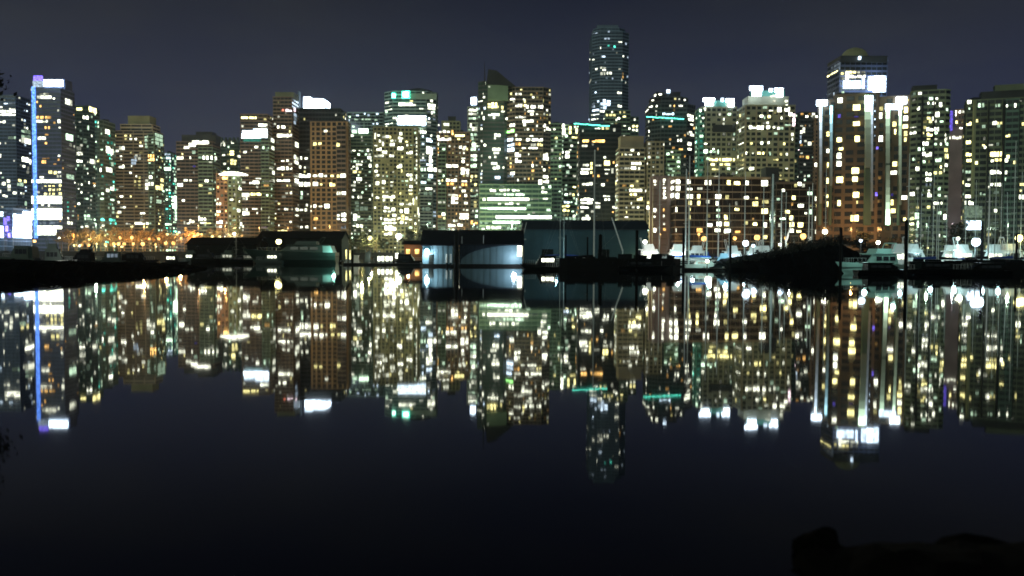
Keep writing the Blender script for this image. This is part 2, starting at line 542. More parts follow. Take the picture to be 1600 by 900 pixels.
bld('lit_pavilion', 'low waterfront hall flooded with violet white light beside the neon tower', 'hall', [
 v(-30, 49, 331, 520, D=30, w='blueglass', st='glass', fp=9, cp=8, dens=0, glass=GLASSB),
 v(10, 49, 326, 524, D=20, w='blueglass', st='glass', fp=9, cp=8, dens=0, glass=GLASSB)],  # floodlight glare on the hall put in as emissive panels
'''1 331 7 338 Bb!; 10 338 15 345 Vn!; 16 334 24 352 Bb!; 25 336 35 352 Bx!; 36 331 48 352 Bx!; 0 341 9 351 Vn!; 0 353 7 362 Bb!; 8 353 13 362 Vb!; 14 353 30 362 Bx!; 30.5 353 48 362 Wx!; 0 363 12 371 Bx!; 13 364 17 371 Vb!; 18 363 48 371 Bx!''')

b = bld('neon_tower', 'tall tower with blue white neon line down its left edge and glowing rooftop sign', 'tower', [
 v(49, 118, 138, 600, D=19, w='navy', st='band', fp=6.4, cp=7, dens=.05, pal='WO', glass=GLASSB),
 v(97, 113, 125, 606, D=10, w='navy', st='plain', base=140, dens=0)],
'''58 149 81 155 W; 62 145 77 149 Wm; 98 156 112 162 W; 57 181 80 186 On; 57 187 77 192 Wn; 70 197 80 202 On; 59 213 72 219 Wn; 70 209 76 212 Om; 66 246 78 249 Om; 65 250 74 256 On; 90 186 97 193 W; 92 198 95 201 W
96 211 117 218 Gn; 62 275 69 279 W; 76 266 82 272 Y; 84 267 91 273 Y; 88 273 96 278 Wm; 98 273 115 279 Gm; 108 224 113 229 Wd
50 281 96 285.5 Wb!; 69 288 73 292 Y; 76 288 80 292 Y; 82 288 86 292 Y; 92 288 97 292 Y; 76 294 80 299 Y; 82 294 86 299 Y; 88 294 91 299 Ym; 69 301 74 305 Y; 77 301 80 305 Y; 82 301 86 305 Y; 92 300 97 305 Y; 92 294 96 298 Y
50 306.5 97 311.5 Wb!; 50 312.5 97 318 Wb!; 75 319 79 323 W; 60 322 94 325 Wd; 50 326 97 331 Wb!; 50 331.6 97 337.4 Bb!; 49 338 97 343 Wb!; 62 346 92 351 Bd; 56 353 97 357.5 Wb!; 56 359 88 367 Wb!
100 315 107 317 Tm; 100 322 107 324 Tm; 101 328 107 331 Tm; 102 339 107 343 W; 104 346 113 351 W; 113 329 115 331 Gm; 112 335 115 338 Gm''')
b.wbox('neon_strip', 53.0, 54.6, 135, 372, 599.2, .6, emit('N', 'n'))
b.wbox('rooftop_sign', 51, 66, 126, 135.5, 599, 1.2, emit('B', 'm'))
b.wbox('rooftop_sign', 52, 65.5, 118, 126, 599, 1.2, emit('V', 'n'))
b.wbox('rooftop_sign', 68, 97, 124.5, 134.5, 599, 1.4, emit('B', 'x'))
b.wbox('sign_frame', 50, 98, 135.5, 138.5, 600.5, 1.0, wall('navy'))

bld('dark_tower', 'dark green tower with pale curved light band on its crown beside the neon tower', 'tower', [
 v(117, 157, 166, 640, w='darkgreen', st='band', fp=6, cp=6, dens=.08, pal='WG', glass=GLASSG, ch=3)],
'''120 168 136 173 Yb; 136 169 150 174 Yb; 127 181 138 186 Wb; 123 189 127 192 Wm; 136 196 146 204 Gn; 125 225 130 229 Wm; 115 237 136 240 Wn; 119 228 127 236 Wd; 118 240 137 243 W; 119 249 129 254 Wb; 140 250 152 256 W; 150 240 156 243 Y
118 261 125 266 G; 126 261 138 265 Gm; 138 283 143 288 W; 144 285 151 288 Om; 128 309 138 312 Gn; 140 305 144 308 Gm; 118 335 123 344 Om; 127 335 134 344 Gn; 135 335 141 344 Gn; 128 348 137 352 Gm; 126 353 130 356 W; 133 352 138 356 W; 120 211 124 216 Gd; 129 215 136 224 Gd''')
bld('green_tower', 'narrow green glass tower with scattered lights beside the tan striped tower', 'tower', [
 v(150, 181, 188, 610, w='darkgreen', st='band', fp=6, cp=6, dens=.10, pal='GT', glass=GLASSG, ch=2)],
'''152 189 160 200 Gn; 164 203 171 209 Wb; 165 229 172 233 W; 165 233 178 240 W; 152 248 162 254 Y; 152 262 158 269 Wb; 165 262 175 269 W; 173 253 178 260 Gm; 165 295 172 300 W; 172 292 178 298 W; 158 298 162 305 G; 148 309 162 312 Gn; 172 309 178 314 Gn
175 323 178 334 Gm; 149 341 167 345 Tb; 170 342 180 346 Tn; 153 354 158 358 W; 159 351 163 354 W; 160 218 166 223 Gd; 172 219 176 226 Td''')
bld('striped_tower', 'tan apartment tower striped with balcony lines under a pale olive penthouse', 'apartment tower', [
 v(178, 256, 205, 650, D=18, w='stripe', st='balcony', fp=5.2, cp=8, dens=.05, slab='stripe'),
 v(188, 250, 195, 653, D=14, w='stripe', st='balcony', fp=5.2, cp=8, dens=0, base=206),
 v(200, 244, 182, 656, D=12, w='olive', st='plain', base=196, dens=0),
 v(232, 257, 210, 648, D=18, w='green', st='balcony', fp=5.2, cp=6, dens=.10, pal='GGY', slab='green')],
'''179 234 186 238 W; 186 228 195 235 W; 186 257 196 263 Wb; 205 243 214 258 Bm; 211 241 220 250 Wm; 225 241 243 252 Ob; 226 211 234 222 Gm; 227 223 231 232 Gm; 242 211 254 226 Gm; 245 227 251 231 Gd; 227 274 239 280 Wb; 227 280 232 297 W; 232 284 240 291 W
240 291 255 296 Yn; 250 279 255 291 Yn; 216 275 220 296 Ym; 210 280 213 292 Ym; 219 330 227 335 Wb; 195 348 205 351 Wm; 211 347 232 351 Wb; 244 312 252 318 Gm; 235 307 238 318 Gm; 188 320 197 326 W; 184 314 188 318 W; 184 329 190 334 W; 190 262 196 263 W''')
bld('teal_tower', 'slim teal glass tower full of green white lights right of the tan striped tower', 'tower', [
 v(254, 278, 240, 720, D=14, w='teal', st='glass', fp=5, cp=5, dens=.35, pal='GGT', glass=GLASSG)],
'''256 239 268 243 Bm; 258 245 268 249 Bn; 255 261 269 267 Gb; 265 250 270 254 Gn; 272 250 275 258 Gm; 266 257 270 261 Gn; 272 278 276 285 Gn; 264 295 272 299 Gn; 268 306 276 326 Gb; 272 291 277 303 Gn; 273 326 276 345 Gn; 255 349 277 352 Gb''')

bld('stepped_apartment_block', 'brown apartment block with a stepped bright white crown light', 'apartment block', [
 v(276, 345, 222, 650, D=18, w='darkbrown', st='band', fp=5.6, cp=7, dens=.04),
 v(284, 345, 212, 656, D=12, w='charcoal', st='plain', base=224, dens=0),
 v(306, 338, 207, 660, D=10, w='charcoal', st='plain', base=214, dens=0),
 v(310, 344, 231, 647, D=16, w='green', st='band', fp=5.6, cp=7, dens=.05, pal='GY')],
'''287 228 297 233 Wb; 295 223 306 230 Wb; 300 219 328 226 Wb; 276 244 287 250 W; 296 244 301 249 W; 300 235 306 241 Gm; 310 244 317 248 Gm; 317 243 332 250 Wb; 326 251 332 255 Wm; 335 245 340 250 W; 277 263 284 266 Wm; 287 280 300 284 W; 276 286 286 292 Wb
320 280 326 285 Wb; 331 281 334 284 Gm; 330 293 334 296 G; 325 300 331 304 Ym; 302 267 305 272 Wd; 287 345 297 351 W; 296 342 304 349 W; 306 336 312 346 Wb; 313 340 322 350 Wb; 318 347 330 350 Y; 282 343 287 346 Om; 288 355 293 361 On; 301 256 306 262 Vd''')
b = bld('spiked_roof_tower', 'dark green tower with a toothed roof edge left of the white banded tower', 'tower', [
 v(342, 382, 222, 700, D=16, w='darkgreen', st='band', fp=5.6, cp=6, dens=.08, pal='GY', glass=GLASSG)],
'''343 220 352 229 Wn; 360 220 366 225 W; 347 240 352 244 W; 359 234 366 243 Yb; 360 248 370 258 Yn; 349 253 353 258 W; 371 242 376 246 W; 379 235 385 240 W; 372 243 376 246 W''')
mb = MB()
for i in range(6):
    A, B, C_ = at(343 + i * 6.2, 223, 699), at(348.5 + i * 6.2, 223, 699), at(345.8 + i * 6.2, 214, 699)
    mb.add([A, B, C_, A + Vector((0, 4, 0)), B + Vector((0, 4, 0)), C_ + Vector((0, 4, 0))], [(0, 1, 2), (5, 4, 3), (0, 3, 4, 1), (1, 4, 5, 2), (2, 5, 3, 0)])
b.extra('roof_teeth', mb, wall('darkgreen'))
b = bld('canopy_top_block', 'low tower under a bright white curved canopy with an orange lit corner', 'apartment block', [
 v(338, 378, 272, 600, D=14, w='redbrown', st='punched', fp=6, cp=6, dens=.10, pal='WGO'),
 v(356, 378, 276, 598, D=12, w='green', st='punched', fp=6, cp=6, dens=.12, pal='WG')],
'''338 316 347 321 W; 338 327 345 333 W; 338 344 348 350 Wb; 338 352 347 356 W; 366 301 374 308 Wm; 372 293 377 297 W; 359 309 365 314 W; 370 326 375 332 W; 373 347 378 353 W; 347 276 360 281 Ob; 349 283 355 287 Om''')
mb = MB()
for i in range(8):
    t0, t1 = i / 8, (i + 1) / 8
    A, B = at(342 + 40 * t0, 273, 596), at(342 + 40 * t1, 273, 596)
    h = 1.6 * sin(pi * (i + .5) / 8) + .5
    mb.box(A.x, B.x - .02, 596, 604, A.z, A.z + h)
b.extra('lit_canopy', mb, emit('W', 'b'))

bld('white_band_tower', 'dark tower with one broad blazing white band near its top', 'office tower', [
 v(376, 429, 179, 640, D=18, w='darkbrown', st='band', fp=5.4, cp=7, dens=.04),
 v(408, 429, 216, 636, D=14, w='green', st='band', fp=5.4, cp=7, dens=.03, pal='G')],
'''377 182 403 186 Yb; 396 201.5 427 207 Bb!; 379 204 395 208 Bb!; 378 208.6 427 215.6 Bx!; 404 193 424 198 Wb; 403 199 424 203 Wm; 380 234 386 240 W; 410 228 415 234 G; 419 230 422 233 G; 424 229 428 234 W; 423 217 428 222 W; 396 278 409 280 W; 377 283 384 287 Wm; 390 282 405 288 Wb
400 290 405 294 Wm; 377 301 390 308 W; 390 301 412 306 Yb; 379 307 387 313 W; 379 325 387 330 W; 379 330 390 337 Wb; 394 324 403 328 W; 405 324 408 329 W; 400 331 403 335 W; 420 338 424 342 W; 420 344 423 347 W; 378 352 383 356 W; 412 288 420 292 Om; 425 267 429 273 W; 426 278 429 285 Wm; 380 217 425 222 Td; 395 354 418 357 Pd''')  # dim teal row is surface glow put in as lit panes
bld('slab_office_tower', 'dark brown slab tower with a red lit floor under its blank crown', 'office tower', [
 v(427, 467, 152, 652, D=20, w='darkbrown', st='band', fp=5.6, cp=6, dens=.05),
 v(430, 466, 145, 656, D=14, w='olive', st='plain', base=154, dens=0)],
'''440 170 447 174 Rn; 446 170 456 175 Pb; 459 170 463 174 Pn; 459 178 463 194 Bm; 433 196 446 201 Wb; 433 209 452 215 Wb; 453 209 462 214 W; 461 223 466 230 W; 455 242 462 247 W; 460 246 466 256 W; 439 249 445 253 W; 447 249 453 253 W; 451 254 464 258 W; 433 260 451 266 Wb; 453 261 463 266 W
433 280 453 284 Wb; 455 280 466 284 Wb; 453 298 462 304 W; 446 300 450 304 Wm; 440 305 447 310 Wd; 434 325 438 328 Wm; 444 325 451 329 W; 429 313 434 316 Wd; 429 331 432 335 W; 434 359 449 362 Yn; 456 325 460 329 W; 462 325 466 330 W; 462 334 466 338 W''')
b = bld('grid_office_tower', 'brown stone office tower with a square window grid below a dark blank top', 'office tower', [
 v(464, 541, 170, 684, D=22, w='charcoal', st='band', fp=6.9, cp=5, dens=.02),
 v(485, 548, 191, 660, D=12, w='gridstone', st='grid', fp=7.35, cp=8.9, dens=.0),
 v(526, 543, 197, 658.5, D=6, w='darkbrown', st='band', fp=7.35, cp=6, dens=0)],
'''506 203 512 207 Wn; 489 222 495 228 Yn; 497 222 503 227 Yn; 523 222 531 230 Yn; 537 239 543 245 W; 469 244 474 250 W; 476 244 481 250 W; 467 258 474 264 W; 475 260 478 264 W; 467 271 485 278 Wb; 489 270 496 277 Wb; 498 271 505 277 Wb; 507 272 511 277 W; 516 273 522 277 Y; 524 272 531 278 Yn; 532 271 545 278 Wb
466 284 485 292 Wb; 489 284 497 291 Wb; 500 285 504 290 Y; 515 285 524 292 Yb; 524 299 532 305 W; 533 299 544 305 Wb; 470 298 473 306 Gn; 469 306 473 312 Gm; 490 319 496 325 Wb; 498 319 504 324 W; 507 318 515 326 Wb; 477 318 481 323 W; 484 318 487 332 W; 468 325 474 330 W; 476 325 482 331 W
525 333 531 339 W; 533 332 545 340 Wb; 525 340 531 344 W; 533 341 545 346 Wb; 490 339 497 345 On; 469 353 473 357 W; 477 352 482 357 W; 490 354 494 358 W; 533 352 545 358 Bd''', indiv=4.5)
b.wbox('flood_glow_box', 474, 511, 158, 169.5, 706, 12, emit('B', 'x'))  # floodlight on the roof box put in as emission
b.wbox('flood_glow_box', 474, 485, 151, 158, 706.4, 11, emit('B', 'b'))
b.wbox('flood_glow_box', 486, 506, 154, 158, 706.8, 10, emit('B', 'b'))
b.wbox('roof_fin', 465, 467, 142, 172, 683, 6, wall('steel'))

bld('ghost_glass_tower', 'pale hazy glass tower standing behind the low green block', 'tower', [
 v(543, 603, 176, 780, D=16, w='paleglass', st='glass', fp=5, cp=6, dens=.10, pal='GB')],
'''556 178 561 182 Bn; 574 178 578 182 Bm; 552 185 560 188 Gm; 565 185 581 188 Gm; 585 186 590 189 Gm''')
b = bld('green_office_block', 'green grey office block with white rooftop floods right of the stone grid tower', 'office block', [
 v(546, 585, 207, 700, D=14, w='green', st='band', fp=5.4, cp=6, dens=.12, pal='WG', glass=GLASSG)],
'''548 210 553 214 W; 550 232 556 237 W; 560 234 564 236 W; 573 232 578 238 W; 580 233 584 236 W; 574 244 580 249 Wb; 579 249 584 253 W; 574 256 581 262 Wb; 556 255 566 259 W; 551 259 555 262 W; 555 260 560 266 W; 551 266 558 271 Y; 560 267 565 271 Ym; 557 277 567 283 Wb
551 288 556 292 Wm; 551 295 557 299 W; 550 306 553 310 W; 557 305 566 311 W; 579 302 582 307 W; 552 334 558 345 Wb; 558 341 580 343 Gm; 580 340 584 345 W; 551 351 556 354 W; 557 350 567 356 Wb; 554 314 561 330 Gd; 562 322 575 330 Gd''')
b.wbox('rooftop_flood', 550, 557, 203, 208, 699, 1, emit('G', 'n'))  # glowing boxes for the white floods on the roof
b.wbox('rooftop_flood', 560, 575, 201, 208, 699, 1, emit('G', 'b'))
mb = MB(); A = at(569, 200, 705); mb.tube(A, at(569, 188, 705), .35, .12); b.extra('mast', mb, wall('paleglass'))

b = bld('arched_glass_tower', 'broad pale glass tower with green roof floods and a shallow arched top', 'office tower', [
 v(601, 684, 143, 750, D=20, w='paleglass', st='band', fp=5.6, cp=9, dens=.10, pal='GWB', ch=8, glass=GLASSG),
 v(656, 677, 297, 742, D=8, w='palegreen', st='band', fp=5, cp=6, dens=.04, pal='GY')],
'''602 158 608 163 Wn; 602 169 619 173 Wb; 602 165 612 168 Wm; 623 160 650 166 Wb; 640 156 646 159 Y; 672 156 678 160 Wn; 668 163 680 167 Wb; 655 168 662 171 W; 668 169 680 171 W; 672 174 676 179 Wn; 606 183 620 186 Wb; 602 191 620 195 Wb; 622 181 682 183.6 Bb!; 620 185 682 189.6 Wb!; 621 191 682 195.4 Bb!; 602 196 608 198 W
645 203 675 209 Wb; 647 199 672 203 Gm; 672 210 675 214 W; 655 216 675 221 Bb; 659 223 663 227 Bn; 656 229 674 233 Wb; 656 235 674 240 Wb; 670 231 676 260 Wb; 655 249 669 252 Bm; 655 255 675 258 Bb; 657 262 669 268 Gn; 668 262 684 268 Wb; 669 272 677 279 Bn; 658 283 676 287 Bb; 665 293 681 297 Wb; 669 316 673 320 G; 659 299 676 306 Gd; 660 323 674 330 Gd''')
b.wbox('roof_flood', 612, 618, 145, 153, 748, 1.2, emit('T', 'b'))
b.wbox('roof_flood', 613, 617, 147, 152, 747.4, .5, emit('G', 'x'))
b.wbox('roof_flood', 628, 640, 142, 153, 748, 1.2, emit('T', 'b'))
b.wbox('roof_flood', 630, 638, 144, 151, 747.4, .5, emit('G', 'x'))
b.wbox('blank_top_panel', 641, 682, 146, 155, 749.4, .5, wall('palegreen'))
mb = MB()
for i in range(10):
    A, B = at(634 + 4 * i, 143, 755), at(638 + 4 * i, 143, 755)
    mb.box(A.x, B.x - .02, 755, 765, A.z - .5, A.z + .6 + 2.2 * sin(pi * (i + .5) / 10))
b.extra('arched_roof', mb, wall('roofdark'))

bld('olive_apartment_tower', 'olive brown apartment tower peppered with small windows in front of the arched glass tower', 'apartment tower', [
 v(583, 656, 199, 560, D=16, w='olivebrown', st='punched', fp=6.2, cp=6.2, dens=.10, pal='WWYG'),
 v(620, 647, 200, 557, D=8, w='olivebrown', st='punched', fp=6.2, cp=6.2, dens=.06, pal='WYG')],
'''585 207 594 214 W; 585 213 589 218 W; 597 211 608 216 W; 608 212 614 217 Y; 622 206 629 212 W; 622 213 630 218 W; 592 218 600 223 W; 610 218 615 222 W; 622 218 628 223 W; 585 225 590 229 W; 597 222 600 229 W; 608 223 617 229 W; 588 230 598 236 Wb; 621 229 630 235 Wb; 597 235 605 241 W; 635 236 645 241 Wb
641 226 645 228 Gm; 585 241 602 246 W; 608 241 618 246 W; 585 265 590 270 W; 587 256 593 262 W; 588 272 593 276 W; 620 256 628 263 Wb; 625 264 629 270 Y; 613 266 616 270 Wm; 635 271 646 276 W; 640 277 646 283 W; 597 281 602 288 Wb; 586 283 593 290 W; 610 282 615 286 W; 610 288 614 292 Wm; 640 287 646 294 Wb; 638 295 645 299 W
624 300 629 304 Y; 639 300 645 305 Y; 598 305 617 310 Wb; 587 305 593 311 W; 598 311 602 315 W; 610 311 614 315 W; 639 310 648 318 Wb; 624 317 631 321 W; 634 317 643 321 W; 600 322 609 327 W; 611 322 618 331 W; 599 328 604 332 W; 606 328 611 332 W; 625 327 631 333 Wb; 632 325 639 334 Wb; 613 334 619 339 Wb; 627 335 632 345 Y; 633 338 638 344 W; 639 340 644 345 W
600 341 618 345 Wb; 620 341 624 344 Y; 625 345 632 350 Wb; 633 347 637 350 W; 600 347 619 350 Wb; 601 352 619 361 Wb; 600 362 613 368 Wb; 605 335 610 339 Y; 594 339 598 344 W; 621 338 626 343 W
650 214 654 219 W; 650 221 654 225 W; 650 227 654 231 W; 650 233 654 237 W; 650 239 654 243 W; 650 249 654 254 W; 650 256 654 260 W; 650 262 654 266 W; 650 272 654 281 W; 650 284 654 288 W; 650 307 655 312 W; 648 324 654 328 W; 646 330 655 334 W; 616 374 622 378 W''')
bld('brown_stepped_tower', 'reddish brown apartment tower with a two step flat cap right of the arched glass tower', 'apartment tower', [
 v(682, 735, 207, 600, D=16, w='redbrown', st='punched', fp=6, cp=6, dens=.08, pal='WYO'),
 v(690, 720, 190, 604, D=12, w='olive', st='punched', fp=6, cp=6, base=208, dens=.1),
 v(700, 713, 183, 608, D=8, w='charcoal', st='plain', base=192, dens=0),
 v(684, 698, 225, 597, D=10, w='green', st='band', fp=6, cp=6, dens=.03, pal='G')],
'''684 194 688 197 W; 693 192 702 197 W; 686 203 691 208 W; 692 203 697 208 W; 698 203 703 208 W; 705 203 711 208 On; 680 211 687 216 W; 693 211 702 214 Ym; 711 210 726 214 Yb; 684 215 705 220 Wb; 713 216 719 219 Y; 683 222 686 228 W; 682 230 686 240 On; 682 240 685 244 W; 701 227 704 230 W; 709 228 711 231 Wm; 717 227 722 233 W; 724 227 729 232 W
721 245 727 249 W; 721 250 728 255 Wb; 695 256 716 262 Wb; 720 262 733 273 Wb; 684 280 688 284 W; 690 280 694 284 Y; 695 279 714 284 Wb; 698 285 709 290 On; 708 292 712 296 W; 721 280 730 285 W; 721 286 730 291 On; 721 296 728 301 W; 700 303 716 306 W; 705 306 716 319 Wb; 717 304 720 308 O; 723 303 730 308 Wb; 684 314 696 318 Wm; 725 315 731 320 W
690 330 697 338 Wb; 684 336 690 341 Om; 692 339 696 343 Y; 718 333 732 343 Wb; 707 343 715 347 W; 700 348 707 355 Wb; 707 349 712 355 W; 715 349 723 354 Wb; 706 357 710 361 W; 702 271 706 275 Wd; 684 264 690 270 Wm''')
b = bld('slim_green_tower', 'slim pale green tower with stacked light strips and one blue white roof lamp', 'tower', [
 v(730, 750, 168, 650, D=14, w='palegreen', st='balcony', fp=6.4, cp=7, dens=.22, pal='GGW')],
'''731 170 745 174 Wb; 732 176 745 180 Wn; 732 183 745 187 Gn; 734 192 740 200 W; 737 198 746 205 W; 731 208 745 213 Gn; 735 213 742 220 Gm; 737 223 744 230 Wb; 734 230 745 236 Gn; 733 241 745 246 Wb; 734 247 745 252 Gn; 733 256 745 262 Gb; 735 273 739 279 Y; 742 273 745 278 Y; 733 280 738 285 Yb; 741 285 745 291 Y; 732 295 738 300 Y
740 312 745 325 Ym; 742 335 748 341 G; 735 344 748 351 On; 736 303 744 308 Gm''')
b.wbox('roof_lamp', 736, 744.5, 152, 163, 650, 2, emit('B', 'x'))
b.wbox('lamp_post', 739, 741, 163, 169, 650.5, 1, wall('steel'))

b = bld('slanted_roof_tower', 'large dark tower with a slanted wedge roof and thin mast above scattered windows', 'tower', [
 v(747, 795, 128, 560, D=22, w='charcoal', st='band', fp=6.4, cp=6.5, dens=.09, pal='WGB', glass=GLASSG, ch=3),
 v(762, 794, 134, 556.5, D=10, w='green', st='plain', base=156, dens=0),
 v(792, 860, 137, 557, D=20, w='darkbrown', st='band', fp=6.4, cp=6.5, dens=.12, pal='WYO', ch=5),
 v(857, 878, 194, 562, D=14, w='green', st='band', fp=6.4, cp=6.5, dens=.15, pal='WYG'),
 v(749, 862, 289, 551, D=10, w='green', st='band', fp=7.2, cp=10, dens=.04, pal='G', glass=GLASSG)],
'''752 145 756 148 W; 749 150 758 154 W; 747 156 755 160 Wb; 763 134 766 137 Wm; 762 160 777 169 Yb; 777 165 780 169 Y; 783 165 789 172 Yn; 783 171 789 176 W; 763 177 782 181 Wb; 770 182 774 186 W; 753 173 757 180 W; 751 181 757 188 Wb; 800 145 815 149 Wn; 797 151 815 157 Wb; 817 152 821 157 W; 799 162 816 168 Wb; 822 164 857 170 Wb; 824 172 836 176 W; 828 176 834 181 W
828 146 832 150 Ym; 845 154 849 160 Ym; 790 182 795 188 W; 799 181 822 185 W; 797 192 807 199 Wb; 816 186 834 192 Wb; 817 190 822 198 W; 841 193 852 198 Wb; 853 199 865 204 W; 823 200 827 204 W; 791 201 804 209 Eb; 772 208 782 214 Wb; 770 214 775 218 W; 805 209 808 214 W; 827 210 834 214 W; 793 215 804 222 Bb; 793 223 804 230 Bb; 805 216 815 220 W; 805 222 815 228 On; 822 216 857 221 Wb; 828 224 838 229 W; 840 223 857 229 Y
769 231 782 236 Wb; 770 237 780 241 W; 763 243 767 248 W; 772 243 776 247 W; 752 240 757 246 Wm; 752 254 758 260 W; 767 253 780 258 W; 770 258 781 265 Wb; 785 260 788 264 W; 753 265 758 269 W; 751 275 760 280 W; 772 275 782 280 Bb; 793 230 804 238 Bb; 800 238 814 246 Wb; 803 247 815 255 Wb; 790 245 795 249 W; 798 267 814 274 Wb; 793 272 803 278 Bm; 808 279 812 284 W; 815 230 822 233 W; 826 230 840 233 Wb
846 239 857 244 Wb; 846 245 857 250 Wb; 828 256 834 262 Wb; 837 257 840 260 Wm; 846 258 852 262 W; 846 263 853 268 W; 843 274 856 278 Wb; 841 280 847 289 Wb; 848 281 857 286 Wb; 846 291 851 296 W; 846 298 855 302 Wb; 848 309 856 312 W
763 295 775 300 Wb; 781 295 797 299 Wb; 800 295 812 299 Wb; 774 302 788 305 Gm; 787 302 820 306 Gb; 754 309 760 314 Wb; 762 309.4 827 313.2 Wb!; 828 310 842 312 Wm; 778 317 783 320 W; 789 316 802 320 Wb; 807 317 812 320 W; 750 324 762 327 Gn; 762 324.4 822 327.4 Gb!; 830 331 836 334 Wm; 775 337.2 862 341.4 Wb!; 750 346 763 350 Gn; 770 345.5 812 349 Gb!; 752 356 758 359 W; 760 353 783 358 Wb
864 199 868 204 W; 868 219 873 224 Gm; 861 232 866 238 Wm''')
mb = MB()
Yr = 556
P = [at(760, 131, Yr), at(806, 135, Yr), at(776, 110, Yr), at(763, 108, Yr)]
mb.add(P + [p + Vector((0, 14, 0)) for p in P], [(0, 1, 2, 3), (7, 6, 5, 4), (0, 4, 5, 1), (1, 5, 6, 2), (2, 6, 7, 3), (3, 7, 4, 0)])
b.extra('wedge_roof', mb, wall('roofdark'))
mb = MB(); mb.tube(at(757.5, 132, 558), at(757, 96, 558), .45, .12); b.extra('mast', mb, wall('roofdark'))

b = bld('flood_roof_block', 'green grey block with a glaring white roof flood right of the slanted roof tower', 'apartment block', [
 v(860, 907, 196, 600, D=16, w='green', st='balcony', fp=7, cp=7, dens=.14, pal='GGW')],
'''869 212 880 214 W; 889 197 893 210 Yb; 899 200 904 210 Yb; 893 211 903 217 Y; 903 219 906 224 W; 870 226 875 229 W; 891 226 897 230 W; 863 236 875 242 Wb; 877 236 890 240 Wb; 882 241 890 248 Wb; 877 243 881 248 W; 864 259 875 267 Bb; 885 254 890 260 Gn; 876 258 884 261 Gm; 884 266 890 272 Gm; 865 292 869 299 Wb; 871 292 875 296 W; 882 302 888 306 Gb; 894 302 899 307 Yn
895 289 900 294 Yb; 881 314 890 318 Bb; 891 315 897 317 G; 900 309 905 317 Gb; 858 320 871 324 Wb; 872 320 890 324 Yb; 872 326 878 331 On; 879 326 890 331 Yb; 872 333 878 338 On; 880 333 890 338 Ym; 893 328 897 332 G; 900 332 903 337 G; 872 339 900 344 Gm; 903 281 906 285 W; 903 288 906 294 W; 903 236 906 250 W; 898 316 903 320 G''')
b.wbox('roof_flood', 869, 882, 194, 201, 598, 1.5, emit('W', 'x'))
b.wbox('roof_flood', 878, 883, 201, 210, 598, 1.4, emit('W', 'b'))

b = bld('teal_line_block', 'black glass block with thin teal neon roof line in front of the tallest tower', 'office block', [
 v(902, 970, 195, 500, D=18, w='black', st='band', fp=7, cp=8, dens=.06, pal='WO')],
'''910 218 945 223 Ob; 909 226 918 230 W; 929 199 938 202 W; 940 198 952 203 Yn; 909 256 920 260 W; 907 263 921 266 Wb; 907 267 921 273 Wb; 922 253 926 272 Yn; 909 286 921 290 Wb; 920 284 926 290 W; 907 309 927 314 Wb; 907 315 927 319 Wb; 907 322 920 326 Wb; 907 339 922 344 Wb; 914 296 917 300 Om; 943 244 947 248 W; 944 250 953 260 Yb; 944 264 953 266 W; 945 268 950 273 W; 930 257 940 260 Wm
942 305 953 308 W; 943 310 953 314 Wb; 930 315 938 319 W; 930 321 938 326 W; 956 200 962 206 Wm; 955 262 959 272 Wm''')
mb = MB()
for i in range(12):
    A, B = at(897 + 4.6 * i, 193 + i * .35, 498), at(901.7 + 4.6 * i, 193 + i * .35, 498)
    z = A.z + .12 * sin(i * 1.9)
    mb.box(A.x, B.x, 498, 498.5, z - .2, z + .16)
b.extra('neon_line', mb, emit('T', 'b'))

b = bld('tallest_tower', 'tallest dark blue glass tower with rounded corners rising above the whole skyline', 'skyscraper', [
 v(920, 981, 50, 860, D=36, w='steel', st='band', fp=5.0, cp=6, dens=.02, pal='BBW', ch=7, glass=GLASSB),
 v(924, 976, 44, 864, D=28, w='steel', st='band', fp=5, cp=6, dens=0, base=52, ch=6, glass=GLASSB),
 v(930, 966, 40, 868, D=20, w='steel', st='plain', base=46, dens=0)],
'''926 50 934 54 Bm; 948 48 953 51 Bm; 943 59 953 62 Bm; 966 64 973 67 Wn; 975 67 979 70 Bm; 933 73 939 77 Wb; 956 71 962 75 Tn; 948 70 953 73 Tm; 940 87 946 90 Bn; 924 92 929 95 Wn; 930 106 934 110 Wn; 935 104 947 108 Wm; 938 112 946 118 Wm; 941 108 947 111 Wn; 948 112 956 117 Wn; 966 106 970 109 Wm; 967 113 974 122 Om; 971 123 974 127 Wn; 921 126 924 129 Wm; 925 138 931 143 Bn; 963 143 976 147 Wn; 965 163 974 168 Wb
942 155 954 171 Bb; 938 160 942 170 Bn; 922 160 930 170 Bm; 922 170 936 175 Bb; 922 177 942 181 Wb; 924 184 940 188 Wb; 928 188 938 191 Wb; 936 172 946 176 Wb; 933 162 938 170 Cm; 946 120 952 124 Bd''')

